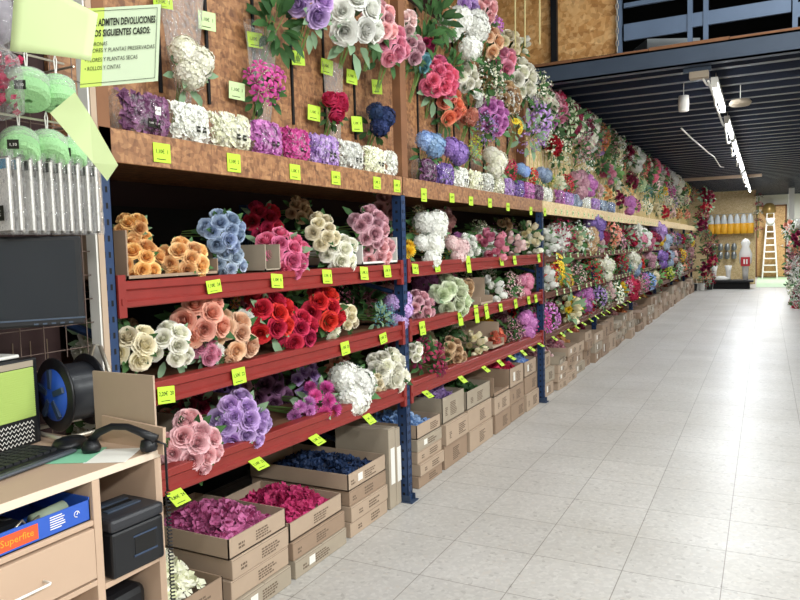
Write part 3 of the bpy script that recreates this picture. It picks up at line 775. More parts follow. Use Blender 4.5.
  ('mid', -2.224, 11.549, 1.111, 0.11, 'filler', 'salmon', 0),
  ('mid', -2.203, 12.004, 1.161, 0.11, 'peony', 'dusty pink', 0),
  ('mid', -2.3, 12.488, 1.163, 0.11, 'foliage', 'leaf green', 0),
  ('mid', -2.254, 13.013, 1.166, 0.11, 'rose', 'red', 0),
  ('mid', -2.162, 13.52, 1.138, 0.11, 'rose', 'pink', 0),
  ('mid', -2.287, 14.071, 1.174, 0.11, 'peony', 'orchid', 0),
  ('mid', -2.229, 14.646, 1.158, 0.11, 'rose', 'blush', 0),
  ('mid', -2.125, 15.16, 1.146, 0.11, 'rose', 'blush', 0),
  ('mid', -2.142, 15.58, 1.129, 0.11, 'peony', 'lilac', 0),
  ('mid', -2.225, 16.097, 1.164, 0.11, 'rose', 'cream', 0),
  ('mid', -2.224, 16.594, 1.164, 0.11, 'hydrangea', 'tan', 0),
  ('mid', -2.199, 17.033, 1.112, 0.11, 'peony', 'ivory', 0),
  ('mid', -2.199, 17.535, 1.14, 0.11, 'rose', 'blush', 0),
  ('mid', -2.237, 18.011, 1.175, 0.11, 'foliage', 'leaf green', 0),
  ('mid', -2.18, 18.394, 1.159, 0.11, 'rose', 'white', 0),
  ('mid', -2.203, 18.753, 1.166, 0.11, 'filler', 'tan', 0),
  ('mid', -2.302, 19.169, 1.126, 0.11, 'hydrangea', 'dusty pink', 0),
  ('mid', -2.211, 19.616, 1.138, 0.11, 'filler', 'ivory', 0),
  ('mid', -2.144, 20.214, 1.132, 0.11, 'foliage', 'leaf green', 0),
  ('mid', -2.284, 20.812, 1.117, 0.11, 'hydrangea', 'pale green', 0),
  ('mid', -1.865, 6.6, 1.165, 0.1, 'filler', 'red', 0),
  ('mid', -1.894, 7.243, 1.128, 0.1, 'filler', 'salmon', 0),
  ('mid', -1.918, 7.904, 1.166, 0.1, 'tulip', 'dusty pink', 0),
  ('mid', -1.878, 8.628, 1.151, 0.1, 'filler', 'tan', 0),
  ('mid', -1.913, 9.548, 1.114, 0.1, 'tulip', 'tan', 0),
  ('mid', -1.859, 10.424, 1.148, 0.1, 'lily', 'crimson', 0),
  ('mid', -1.841, 11.185, 1.163, 0.1, 'hydrangea', 'ivory', 0),
  ('mid', -1.893, 11.88, 1.166, 0.1, 'filler', 'pink', 0),
  ('mid', -1.92, 12.417, 1.142, 0.1, 'peony', 'tan', 0),
  ('mid', -1.863, 13.146, 1.111, 0.1, 'hydrangea', 'mauve pink', 0),
  ('mid', -1.917, 13.853, 1.141, 0.1, 'tulip', 'tan', 0),
  ('mid', -1.9, 14.695, 1.145, 0.1, 'hydrangea', 'red', 0),
  ('mid', -1.841, 15.391, 1.162, 0.1, 'rose', 'burgundy', 0),
  ('mid', -1.878, 15.933, 1.122, 0.1, 'filler', 'salmon', 0),
  ('mid', -1.884, 16.532, 1.121, 0.1, 'peony', 'mauve pink', 0),
  ('mid', -1.912, 17.191, 1.114, 0.1, 'hydrangea', 'blush', 0),
  ('mid', -1.905, 17.881, 1.121, 0.1, 'lily', 'burgundy', 0),
  ('mid', -1.905, 18.754, 1.14, 0.1, 'tulip', 'red', 0),
  ('mid', -1.9, 19.315, 1.123, 0.1, 'lily', 'crimson', 0),
  ('mid', -1.919, 19.873, 1.117, 0.1, 'peony', 'dusty pink', 0),
  ('mid', -1.856, 20.684, 1.156, 0.1, 'hydrangea', 'dusty pink', 0),
  ('mid', -1.915, 21.473, 1.149, 0.1, 'tulip', 'yellow', 0),
  ('low', -2.223, 1.8, 0.794, 0.085, 'rose', 'ivory', 0),
  ('low', -2.152, 2.214, 0.779, 0.085, 'rose', 'burgundy', 0),
  ('low', -2.285, 2.661, 0.793, 0.085, 'rose', 'mauve pink', 0),
  ('low', -2.139, 3.023, 0.787, 0.085, 'rose', 'lilac', 0),
  ('low', -2.142, 3.35, 0.785, 0.085, 'rose', 'salmon', 0),
  ('low', -2.308, 3.701, 0.782, 0.085, 'foliage', 'leaf green', 0),
  ('low', -2.255, 4.132, 0.792, 0.085, 'hydrangea', 'burgundy', 0),
  ('low', -2.129, 4.461, 0.767, 0.085, 'rose', 'cream', 0),
  ('low', -2.138, 4.854, 0.792, 0.085, 'foliage', 'dark green', 0),
  ('low', -2.208, 5.214, 0.79, 0.085, 'rose', 'ivory', 0),
  ('low', -2.15, 5.663, 0.773, 0.085, 'peony', 'yellow', 0),
  ('low', -2.163, 6.068, 0.766, 0.11, 'peony', 'mauve pink', 0),
  ('low', -2.186, 6.408, 0.802, 0.11, 'rose', 'red', 0),
  ('low', -2.194, 6.757, 0.828, 0.11, 'rose', 'lilac', 0),
  ('low', -2.246, 7.3, 0.826, 0.11, 'filler', 'red', 0),
  ('low', -2.282, 7.844, 0.783, 0.11, 'filler', 'cream', 0),
  ('low', -2.131, 8.421, 0.803, 0.11, 'rose', 'ivory', 0),
  ('low', -2.295, 8.807, 0.763, 0.11, 'hydrangea', 'crimson', 0),
  ('low', -2.248, 9.401, 0.827, 0.11, 'foliage', 'leaf green', 0),
  ('low', -2.265, 9.768, 0.765, 0.11, 'filler', 'yellow', 0),
  ('low', -2.232, 10.365, 0.77, 0.11, 'rose', 'orchid', 0),
  ('low', -2.266, 10.804, 0.767, 0.11, 'peony', 'yellow', 0),
  ('low', -2.291, 11.161, 0.772, 0.11, 'hydrangea', 'cream', 0),
  ('low', -2.193, 11.641, 0.802, 0.11, 'hydrangea', 'yellow', 0),
  ('low', -2.208, 12.239, 0.807, 0.11, 'foliage', 'dark green', 0),
  ('low', -2.243, 12.692, 0.823, 0.11, 'foliage', 'leaf green', 0),
  ('low', -2.185, 13.182, 0.78, 0.11, 'hydrangea', 'crimson', 0),
  ('low', -2.225, 13.648, 0.824, 0.11, 'foliage', 'leaf green', 0),
  ('low', -2.245, 14.013, 0.797, 0.11, 'peony', 'lilac', 0),
  ('low', -2.233, 14.595, 0.797, 0.11, 'rose', 'yellow', 0),
  ('low', -2.156, 14.978, 0.82, 0.11, 'rose', 'cream', 0),
  ('low', -2.292, 15.378, 0.826, 0.11, 'hydrangea', 'tan', 0),
  ('low', -2.244, 15.804, 0.823, 0.11, 'peony', 'orchid', 0),
  ('low', -2.288, 16.31, 0.76, 0.11, 'foliage', 'leaf green', 0),
  ('low', -2.245, 16.654, 0.816, 0.11, 'hydrangea', 'pink', 0),
  ('low', -2.222, 17.194, 0.776, 0.11, 'foliage', 'dark green', 0),
  ('low', -2.131, 17.751, 0.816, 0.11, 'hydrangea', 'pale green', 0),
  ('low', -2.278, 18.271, 0.796, 0.11, 'rose', 'lilac', 0),
  ('low', -2.319, 18.648, 0.792, 0.11, 'rose', 'red', 0),
  ('low', -2.204, 19.13, 0.773, 0.11, 'foliage', 'leaf green', 0),
  ('low', -2.144, 19.657, 0.827, 0.11, 'hydrangea', 'blush', 0),
  ('low', -2.319, 20.155, 0.826, 0.11, 'filler', 'dusty pink', 0),
  ('low', -2.257, 20.608, 0.794, 0.11, 'filler', 'red', 0),
  ('low', -2.258, 20.97, 0.815, 0.11, 'foliage', 'dark green', 0),
  ('low', -1.894, 6.6, 0.817, 0.1, 'filler', 'burgundy', 0),
  ('low', -1.841, 7.52, 0.767, 0.1, 'rose', 'yellow', 0),
  ('low', -1.89, 8.211, 0.814, 0.1, 'hydrangea', 'orchid', 0),
  ('low', -1.863, 8.886, 0.787, 0.1, 'lily', 'lilac', 0),
  ('low', -1.863, 9.515, 0.799, 0.1, 'peony', 'blush', 0),
  ('low', -1.849, 10.296, 0.781, 0.1, 'tulip', 'yellow', 0),
  ('low', -1.873, 10.897, 0.802, 0.1, 'lily', 'pink', 0),
  ('low', -1.847, 11.668, 0.78, 0.1, 'lily', 'dusty pink', 0),
  ('low', -1.844, 12.464, 0.763, 0.1, 'lily', 'orchid', 0),
  ('low', -1.898, 13.055, 0.765, 0.1, 'peony', 'white', 0),
  ('low', -1.897, 13.845, 0.777, 0.1, 'hydrangea', 'cream', 0),
  ('low', -1.911, 14.462, 0.762, 0.1, 'peony', 'burgundy', 0),
  ('low', -1.91, 15.142, 0.798, 0.1, 'tulip', 'crimson', 0),
  ('low', -1.842, 15.956, 0.771, 0.1, 'peony', 'ivory', 0),
  ('low', -1.894, 16.57, 0.808, 0.1, 'tulip', 'pale green', 0),
  ('low', -1.909, 17.318, 0.781, 0.1, 'tulip', 'burgundy', 0),
  ('low', -1.877, 18.174, 0.817, 0.1, 'lily', 'white', 0),
  ('low', -1.848, 19.016, 0.786, 0.1, 'rose', 'salmon', 0),
  ('low', -1.87, 19.603, 0.81, 0.1, 'filler', 'red', 0),
  ('low', -1.907, 20.398, 0.784, 0.1, 'tulip', 'dusty pink', 0),
  ('low', -1.917, 21.324, 0.815, 0.1, 'lily', 'dusty pink', 0),
  ('wall', -1.977, 3.75, 2.782, 0.095, 'foliage', 'dark green', 4),
  ('wall', -1.942, 4.165, 2.794, 0.102, 'foliage', 'dark green', 4),
  ('wall', -1.919, 5.395, 2.828, 0.104, 'foliage', 'dark green', 4),
  ('wall', -1.978, 6.205, 2.853, 0.128, 'filler', 'white', 0),
  ('wall', -1.914, 6.483, 2.88, 0.118, 'filler', 'ivory', 0),
  ('wall', -1.975, 6.846, 2.946, 0.128, 'foliage', 'dark green', 0),
  ('wall', -1.927, 7.246, 2.901, 0.126, 'rose', 'pink', 0),
  ('wall', -1.947, 7.541, 2.81, 0.106, 'lily', 'mauve pink', 0),
  ('wall', -1.908, 8.006, 2.775, 0.098, 'filler', 'mauve pink', 0),
  ('wall', -1.903, 8.283, 2.834, 0.127, 'lily', 'burgundy', 0),
  ('wall', -1.955, 8.645, 2.959, 0.123, 'filler', 'lilac', 0),
  ('wall', -1.969, 9.019, 2.879, 0.107, 'filler', 'burgundy', 0),
  ('wall', -1.96, 9.443, 2.766, 0.112, 'foliage', 'leaf green', 0),
  ('wall', -1.923, 9.873, 2.817, 0.105, 'foliage', 'dark green', 0),
  ('wall', -1.966, 10.332, 2.761, 0.112, 'filler', 'cream', 0),
  ('wall', -1.967, 10.569, 2.834, 0.125, 'peony', 'cream', 0),
  ('wall', -1.97, 10.842, 2.902, 0.112, 'rose', 'salmon', 0),
  ('wall', -1.93, 11.144, 2.935, 0.127, 'peony', 'burgundy', 0),
  ('wall', -1.97, 11.519, 2.76, 0.096, 'peony', 'mauve pink', 0),
  ('wall', -1.958, 11.874, 2.936, 0.118, 'lily', 'white', 0),
  ('wall', -1.917, 12.158, 2.794, 0.123, 'rose', 'white', 0),
  ('wall', -1.97, 12.532, 2.955, 0.108, 'rose', 'pink', 0),
  ('wall', -1.954, 12.946, 2.814, 0.116, 'foliage', 'leaf green', 0),
  ('wall', -1.937, 13.37, 2.907, 0.12, 'rose', 'ivory', 0),
  ('wall', -1.917, 13.739, 2.856, 0.092, 'lily', 'burgundy', 0),
  ('wall', -1.969, 14.131, 2.802, 0.097, 'filler', 'blush', 0),
  ('wall', -1.947, 14.534, 2.804, 0.097, 'filler', 'dusty pink', 0),
  ('wall', -1.953, 14.823, 2.945, 0.104, 'peony', 'lilac', 0),
  ('wall', -1.94, 15.211, 2.812, 0.105, 'filler', 'blush', 0),
  ('wall', -1.902, 15.533, 2.897, 0.112, 'filler', 'white', 0),
  ('wall', -1.906, 15.746, 2.855, 0.091, 'filler', 'blush', 0),
  ('wall', -1.941, 15.986, 2.801, 0.091, 'filler', 'cream', 0),
  ('wall', -1.947, 16.323, 2.835, 0.112, 'rose', 'ivory', 0),
  ('wall', -1.929, 16.795, 2.791, 0.118, 'foliage', 'dark green', 0),
  ('wall', -1.926, 17.203, 2.825, 0.093, 'rose', 'white', 0),
  ('wall', -1.93, 17.475, 2.83, 0.12, 'filler', 'salmon', 0),
  ('wall', -1.968, 17.833, 2.871, 0.105, 'lily', 'lilac', 0),
  ('wall', -1.901, 18.203, 2.832, 0.093, 'peony', 'pink', 0),
  ('wall', -1.902, 18.525, 2.824, 0.114, 'peony', 'burgundy', 0),
  ('wall', -1.962, 18.761, 2.934, 0.103, 'filler', 'pink', 0),
  ('wall', -1.901, 19.184, 2.769, 0.094, 'peony', 'salmon', 0),
  ('wall', -1.976, 19.485, 2.926, 0.099, 'filler', 'mauve pink', 0),
  ('wall', -1.967, 19.833, 2.923, 0.102, 'filler', 'pale green', 0),
  ('wall', -1.948, 20.106, 2.833, 0.116, 'filler', 'white', 0),
  ('wall', -1.912, 20.324, 2.8, 0.113, 'foliage', 'dark green', 0),
  ('wall', -1.953, 20.796, 2.883, 0.125, 'rose', 'cream', 0),
  ('wall', -1.937, 21.269, 2.817, 0.117, 'filler', 'burgundy', 0),
  ('wall', -1.977, 3.75, 2.661, 0.097, 'foliage', 'dark green', 4),
  ('wall', -1.939, 5.223, 2.692, 0.116, 'filler', 'ivory', 0),
  ('wall', -1.95, 5.71, 2.617, 0.102, 'filler', 'white', 0),
  ('wall', -1.953, 6.628, 2.62, 0.127, 'lily', 'lilac', 0),
  ('wall', -1.967, 7.205, 2.586, 0.123, 'foliage', 'dark green', 0),
  ('wall', -1.972, 7.551, 2.585, 0.126, 'foliage', 'dark green', 0),
  ('wall', -1.922, 8.123, 2.712, 0.102, 'rose', 'pale green', 0),
  ('wall', -1.939, 8.698, 2.64, 0.123, 'rose', 'white', 0),
  ('wall', -1.977, 9.436, 2.716, 0.119, 'peony', 'lilac', 0),
  ('wall', -1.967, 9.773, 2.659, 0.11, 'foliage', 'leaf green', 0),
  ('wall', -1.946, 10.51, 2.56, 0.107, 'lily', 'ivory', 0),
  ('wall', -1.901, 11.139, 2.709, 0.103, 'peony', 'white', 0),
  ('wall', -1.926, 11.482, 2.712, 0.118, 'foliage', 'dark green', 0),
  ('wall', -1.952, 12.082, 2.608, 0.107, 'lily', 'cream', 0),
  ('wall', -1.977, 12.696, 2.683, 0.116, 'peony', 'dusty pink', 0),
  ('wall', -1.905, 13.267, 2.542, 0.102, 'foliage', 'dark green', 0),
  ('wall', -1.933, 13.62, 2.681, 0.126, 'foliage', 'leaf green', 0),
  ('wall', -1.91, 14.383, 2.574, 0.109, 'filler', 'mauve pink', 0),
  ('wall', -1.928, 14.745, 2.666, 0.125, 'peony', 'ivory', 0),
  ('wall', -1.907, 15.137, 2.647, 0.124, 'foliage', 'leaf green', 0),
  ('wall', -1.939, 15.831, 2.528, 0.101, 'lily', 'pink', 0),
  ('wall', -1.906, 16.432, 2.717, 0.093, 'filler', 'burgundy', 0),
  ('wall', -1.934, 17.058, 2.614, 0.098, 'rose', 'mauve pink', 0),
  ('wall', -1.977, 17.544, 2.6, 0.103, 'peony', 'white', 0),
  ('wall', -1.963, 18.241, 2.666, 0.107, 'filler', 'burgundy', 0),
  ('wall', -1.962, 19.0, 2.651, 0.128, 'foliage', 'dark green', 0),
  ('wall', -1.961, 19.443, 2.596, 0.13, 'filler', 'cream', 0),
  ('wall', -1.919, 19.818, 2.529, 0.11, 'filler', 'pink', 0),
  ('wall', -1.963, 20.507, 2.532, 0.119, 'peony', 'cream', 0),
  ('wall', -1.913, 21.07, 2.552, 0.108, 'rose', 'burgundy', 0),
  ('wall', -1.919, 5.131, 2.33, 0.092, 'filler', 'lilac', 0),
  ('wall', -1.905, 6.232, 2.406, 0.128, 'filler', 'lilac', 0),
  ('wall', -1.922, 7.203, 2.396, 0.119, 'filler', 'ivory', 0),
  ('wall', -1.941, 8.376, 2.349, 0.116, 'filler', 'white', 0),
  ('wall', -1.938, 9.861, 2.354, 0.11, 'peony', 'pink', 0),
  ('wall', -1.966, 10.536, 2.3, 0.1, 'peony', 'ivory', 0),
  ('wall', -1.92, 11.782, 2.416, 0.096, 'lily', 'burgundy', 0),
  ('wall', -1.953, 12.716, 2.435, 0.109, 'peony', 'pale green', 0),
  ('wall', -1.904, 13.642, 2.361, 0.113, 'foliage', 'dark green', 0),
  ('wall', -1.95, 14.869, 2.389, 0.122, 'filler', 'pale green', 0),
  ('wall', -1.958, 15.99, 2.364, 0.108, 'filler', 'blush', 0),
  ('wall', -1.963, 16.774, 2.354, 0.112, 'rose', 'ivory', 0),
  ('wall', -1.977, 17.758, 2.344, 0.117, 'filler', 'lilac', 0),
  ('wall', -1.964, 18.699, 2.419, 0.114, 'filler', 'ivory', 0),
  ('wall', -1.973, 20.218, 2.307, 0.118, 'foliage', 'dark green', 0),
]
TAGS = [
  ('wall', 1.996, 2.371, 0.085, 0.037),
  ('wall', 2.228, 2.368, 0.085, 0.072),
  ('wall', 2.527, 2.366, 0.085, 0.065),
  ('wall', 2.846, 2.36, 0.085, 0.067),
  ('wall', 3.098, 2.371, 0.085, 0.076),
  ('wall', 3.342, 2.37, 0.085, 0.075),
  ('wall', 3.618, 2.369, 0.085, 0.08),
  ('wall', 3.906, 2.368, 0.085, 0.073),
  ('wall', 2.392, 2.124, 0.085, 0.072),
  ('wall', 2.966, 2.121, 0.085, 0.074),
  ('wall', 3.38, 2.126, 0.085, 0.082),
  ('fascia', 1.762, 1.783, 0.085, 0.063),
  ('fascia', 2.122, 1.784, 0.085, 0.068),
  ('fascia', 2.514, 1.782, 0.085, 0.064),
  ('fascia', 2.839, 1.781, 0.085, 0.061),
  ('fascia', 3.234, 1.785, 0.084, 0.062),
  ('fascia', 3.458, 1.784, 0.085, 0.065),
  ('fascia', 3.8, 1.754, 0.085, 0.077),
  ('fascia', 4.22, 1.758, 0.085, 0.058),
  ('fascia', 4.55, 1.754, 0.085, 0.061),
  ('fascia', 4.925, 1.757, 0.085, 0.066),
  ('fascia', 5.332, 1.744, 0.085, 0.062),
  ('fascia', 5.942, 1.734, 0.085, 0.069),
  ('fascia', 6.376, 1.739, 0.085, 0.073),
  ('b1', 1.977, 1.341, 0.085, 0.047),
  ('b1', 2.353, 1.333, 0.084, 0.058),
  ('b1', 2.729, 1.337, 0.085, 0.064),
  ('b1', 3.067, 1.337, 0.085, 0.065),
  ('b1', 3.311, 1.337, 0.085, 0.064),
  ('b1', 3.651, 1.33, 0.078, 0.057),
  ('b1', 3.959, 1.319, 0.085, 0.061),
  ('b1', 4.47, 1.293, 0.085, 0.115),
  ('b1', 5.149, 1.32, 0.085, 0.068),
  ('b1', 5.466, 1.327, 0.085, 0.072),
  ('b1', 6.146, 1.344, 0.085, 0.071),
  ('b2', 1.722, 1.006, 0.08, 0.057),
  ('b2', 2.093, 0.995, 0.085, 0.061),
  ('b2', 2.865, 0.991, 0.085, 0.062),
  ('b2', 3.246, 0.987, 0.085, 0.053),
  ('b2', 3.726, 0.993, 0.085, 0.082),
  ('b2', 4.309, 0.95, 0.085, 0.099),
  ('b2', 4.603, 0.961, 0.085, 0.125),
  ('b2', 4.804, 0.977, 0.085, 0.108),
  ('b2', 5.11, 0.98, 0.085, 0.061),
  ('b2', 5.476, 0.989, 0.085, 0.072),
  ('b2', 5.831, 0.995, 0.085, 0.068),
  ('b2', 6.039, 0.997, 0.085, 0.07),
  ('b1', 6.75, 1.325, 0.05, 0.05),
  ('b1', 7.033, 1.325, 0.05, 0.05),
  ('b1', 7.296, 1.325, 0.05, 0.05),
  ('b1', 7.621, 1.325, 0.05, 0.05),
  ('b1', 7.963, 1.325, 0.05, 0.05),
  ('b1', 8.229, 1.325, 0.05, 0.05),
  ('b1', 8.525, 1.325, 0.05, 0.05),
  ('b1', 8.724, 1.325, 0.05, 0.05),
  ('b1', 9.027, 1.325, 0.05, 0.05),
  ('b1', 9.321, 1.325, 0.05, 0.05),
  ('b1', 9.671, 1.325, 0.05, 0.05),
  ('b1', 9.993, 1.325, 0.05, 0.05),
  ('b1', 10.228, 1.325, 0.05, 0.05),
  ('b1', 10.479, 1.325, 0.05, 0.05),
  ('b1', 10.777, 1.325, 0.05, 0.05),
  ('b1', 10.969, 1.325, 0.05, 0.05),
  ('b1', 11.233, 1.325, 0.05, 0.05),
  ('b1', 11.449, 1.325, 0.05, 0.05),
  ('b1', 11.657, 1.325, 0.05, 0.05),
  ('b1', 12.169, 1.325, 0.05, 0.05),
  ('b1', 12.379, 1.325, 0.05, 0.05),
  ('b1', 12.608, 1.325, 0.05, 0.05),
  ('b1', 12.861, 1.325, 0.05, 0.05),
  ('b1', 13.191, 1.325, 0.05, 0.05),
  ('b1', 13.393, 1.325, 0.05, 0.05),
  ('b1', 13.655, 1.325, 0.05, 0.05),
  ('b1', 13.933, 1.325, 0.05, 0.05),
  ('b1', 14.265, 1.325, 0.05, 0.05),
  ('b1', 14.915, 1.325, 0.05, 0.05),
  ('b2', 6.75, 0.965, 0.05, 0.05),
  ('b2', 7.025, 0.965, 0.05, 0.05),
  ('b2', 7.291, 0.965, 0.05, 0.05),
  ('b2', 7.648, 0.965, 0.05, 0.05),
  ('b2', 8.017, 0.965, 0.05, 0.05),
  ('b2', 8.246, 0.965, 0.05, 0.05),
  ('b2', 8.48, 0.965, 0.05, 0.05),
  ('b2', 8.723, 0.965, 0.05, 0.05),
  ('b2', 8.967, 0.965, 0.05, 0.05),
  ('b2', 9.254, 0.965, 0.05, 0.05),
  ('b2', 9.56, 0.965, 0.05, 0.05),
  ('b2', 9.809, 0.965, 0.05, 0.05),
  ('b2', 10.012, 0.965, 0.05, 0.05),
  ('b2', 10.288, 0.965, 0.05, 0.05),
  ('b2', 10.556, 0.965, 0.05, 0.05),
  ('b2', 10.857, 0.965, 0.05, 0.05),
  ('b2', 11.226, 0.965, 0.05, 0.05),
  ('b2', 11.549, 0.965, 0.05, 0.05),
  ('b2', 12.152, 0.965, 0.05, 0.05),
  ('b2', 12.473, 0.965, 0.05, 0.05),
  ('b2', 12.685, 0.965, 0.05, 0.05),
  ('b2', 13.045, 0.965, 0.05, 0.05),
  ('b2', 13.384, 0.965, 0.05, 0.05),
  ('b2', 13.739, 0.965, 0.05, 0.05),
  ('b2', 14.081, 0.965, 0.05, 0.05),
  ('b2', 14.352, 0.965, 0.05, 0.05),
  ('b2', 14.845, 0.965, 0.05, 0.05),
  ('fascia', 6.75, 1.76, 0.05, 0.05),
  ('fascia', 6.971, 1.76, 0.05, 0.05),
  ('fascia', 7.193, 1.76, 0.05, 0.05),
  ('fascia', 7.441, 1.76, 0.05, 0.05),
  ('fascia', 7.68, 1.76, 0.05, 0.05),
  ('fascia', 7.951, 1.76, 0.05, 0.05),
  ('fascia', 8.171, 1.76, 0.05, 0.05),
  ('fascia', 8.381, 1.76, 0.05, 0.05),
  ('fascia', 8.618, 1.76, 0.05, 0.05),
  ('fascia', 8.846, 1.76, 0.05, 0.05),
  ('fascia', 9.336, 1.76, 0.05, 0.05),
  ('fascia', 9.704, 1.76, 0.05, 0.05),
  ('fascia', 10.024, 1.76, 0.05, 0.05),
  ('fascia', 10.261, 1.76, 0.05, 0.05),
  ('fascia', 10.516, 1.76, 0.05, 0.05),
  ('fascia', 10.789, 1.76, 0.05, 0.05),
  ('fascia', 11.065, 1.76, 0.05, 0.05),
  ('fascia', 11.297, 1.76, 0.05, 0.05),
  ('fascia', 11.659, 1.76, 0.05, 0.05),
  ('fascia', 12.048, 1.76, 0.05, 0.05),
  ('fascia', 12.342, 1.76, 0.05, 0.05),
  ('fascia', 12.639, 1.76, 0.05, 0.05),
  ('fascia', 12.865, 1.76, 0.05, 0.05),
  ('fascia', 13.093, 1.76, 0.05, 0.05),
  ('fascia', 13.365, 1.76, 0.05, 0.05),
  ('fascia', 13.622, 1.76, 0.05, 0.05),
  ('fascia', 13.982, 1.76, 0.05, 0.05),
  ('fascia', 14.221, 1.76, 0.05, 0.05),
  ('fascia', 14.435, 1.76, 0.05, 0.05),
  ('fascia', 14.816, 1.76, 0.05, 0.05),
  ('b3', 1.73, 0.617, 0.07, 0.06),
  ('b3', 2.158, 0.611, 0.07, 0.06),
  ('b3', 2.563, 0.607, 0.07, 0.06),
  ('b3', 3.037, 0.603, 0.07, 0.06),
  ('b3', 3.727, 0.602, 0.07, 0.06),
  ('b3', 4.271, 0.597, 0.07, 0.06),
  ('b3', 4.704, 0.608, 0.07, 0.06),
  ('b3', 5.025, 0.595, 0.07, 0.06),
  ('b3', 5.285, 0.595, 0.07, 0.06),
  ('b3', 5.596, 0.575, 0.07, 0.06),
  ('b3', 5.821, 0.594, 0.07, 0.06),
  ('b3', 6.093, 0.584, 0.07, 0.06),
  ('b3', 6.564, 0.589, 0.07, 0.06),
  ('b3', 6.861, 0.583, 0.07, 0.06),
  ('b3', 7.142, 0.591, 0.07, 0.06),
  ('b3', 7.443, 0.578, 0.07, 0.06),
  ('b3', 7.767, 0.586, 0.07, 0.06),
  ('b3', 8.118, 0.584, 0.07, 0.06),
  ('b3', 8.441, 0.587, 0.07, 0.06),
  ('b3', 8.789, 0.59, 0.07, 0.06),
  ('b3', 9.099, 0.599, 0.07, 0.06),
  ('b3', 9.497, 0.602, 0.07, 0.06),
  ('b3', 9.854, 0.612, 0.07, 0.06),
  ('b3', 10.236, 0.609, 0.07, 0.06),
  ('b3', 10.647, 0.62, 0.07, 0.06),
  ('b3', 11.088, 0.617, 0.07, 0.06),
  ('b3', 11.564, 0.629, 0.07, 0.06),
]
PACKS = [
  (1.643, 1.856, 'plum'),
  (1.865, 2.057, 'white'),
  (2.062, 2.295, 'ivory'),
  (2.307, 2.494, 'orchid'),
  (2.501, 2.703, 'magenta'),
  (2.711, 2.957, 'lilac'),
  (2.966, 3.187, 'white'),
  (3.197, 3.423, 'ivory'),
  (3.434, 3.687, 'white'),
  (3.886, 4.088, 'plum'),
  (4.103, 4.374, 'violet'),
  (4.391, 4.638, 'white'),
  (4.657, 4.909, 'ivory'),
  (4.93, 5.141, 'white'),
  (5.163, 5.393, 'ivory'),
  (5.417, 5.64, 'lilac'),
  (5.665, 5.907, 'violet'),
  (5.935, 6.196, 'orchid'),
  (6.226, 6.478, 'plum'),
  (6.511, 6.819, 'white'),
  (6.964, 7.271, 'orchid'),
  (7.312, 7.647, 'lilac'),
  (7.691, 8.058, 'pale blue'),
  (8.106, 8.511, 'white'),
  (8.564, 9.011, 'lilac'),
  (9.07, 9.502, 'pale blue'),
  (9.567, 10.044, 'steel blue'),
]
MORE = []

# ================================================================== structure
X0 = -1.793
struct('floor', (-3.2, -4.2, -.1), (3.8, 31, 0), M_FLOOR)
struct('wall_left', (-3.2, -4.2, 0), (-3.05, 31, 6.2), M_DARKWALL)
struct('wall_right', (3.6, -4.2, 0), (3.75, 31, 6.2), M_WALL)
struct('wall_front', (-3.05, -4.2, 0), (3.6, -4.05, 6.2), M_WALL)
struct('ceiling', (-3.2, -4.2, 6.2), (3.8, 31, 6.3), M_DARKWALL)
struct('wall_back', (-3.05, 29.95, 0), (3.6, 30.1, 6.2), M_WALL)
MEZ_Y, MEZ_Z = 6.9, 3.0
# corrugated mezzanine deck: ribs run across the aisle
b = MB(); y = MEZ_Y+.16; pr = []
while y < 29.9:
    for dy, z in ((0, 3.19), (.27, 3.19), (.29, 3.04), (.38, 3.04), (.40, 3.19)): pr.append((y+dy, z))
    y += .42
P = [[(x, yy, zz) for (yy, zz) in pr] for x in (-3.05, 3.6)]
b.grid(P)
for j in range(len(b.f)):
    if j % 5 == 2: b.m[j] = 1
b.box((-3.05, MEZ_Y+.1, 3.192), (3.6, 29.95, 3.22))
o = link('ceiling_deck', b.mesh('ceiling_deck', [M_NAVYROOF, mat('lit_flange', '55585f', .38, .3, noise=.5, nscale=2)])); o['kind'] = 'structure'  # rib undersides coloured lighter, troughs darker: light and shade put into the colour
# front channel beam of the mezzanine
b = MB(); b.box((-3.05, MEZ_Y, 3.0), (3.6, MEZ_Y+.02, 3.17)); b.box((-3.05, MEZ_Y, 3.0), (3.6, MEZ_Y+.1, 3.015)); b.box((-3.05, MEZ_Y, 3.155), (3.6, MEZ_Y+.1, 3.17))
o = link('ceiling_beam', b.mesh('ceiling_beam', [M_STEEL])); o['kind'] = 'structure'
b = MB(); rnd = random.Random(4); x = -3.0
while x < 3.5:
    L_ = rnd.uniform(.25, .7); b.box((x, MEZ_Y-.01+rnd.uniform(0, .02), 3.172), (min(x+L_, 3.59), MEZ_Y+.3, 3.185+rnd.uniform(0, .02))); x += L_+.004
o = link('trim_1', b.mesh('deck_edge', [M_WOOD])); o['kind'] = 'structure'
struct('ceiling_joist', (-2.0, 19.6, 2.96), (-.1, 19.68, 3.03), M_CARD)
# upstairs: OSB partition, back wall coloured black for the unlit room behind
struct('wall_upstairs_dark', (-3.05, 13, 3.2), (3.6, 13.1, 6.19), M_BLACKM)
struct('wall_upstairs', (-3.04, MEZ_Y+.1, 3.2), (-1.26, MEZ_Y+.13, 5.6), M_OSBU)
b = MB(); b.box((-1.875, MEZ_Y+.05, 3.18), (-1.815, MEZ_Y+.1, 5.6)); o = link('trim_2', b.mesh('trim', [M_BLACK])); o['kind'] = 'structure'
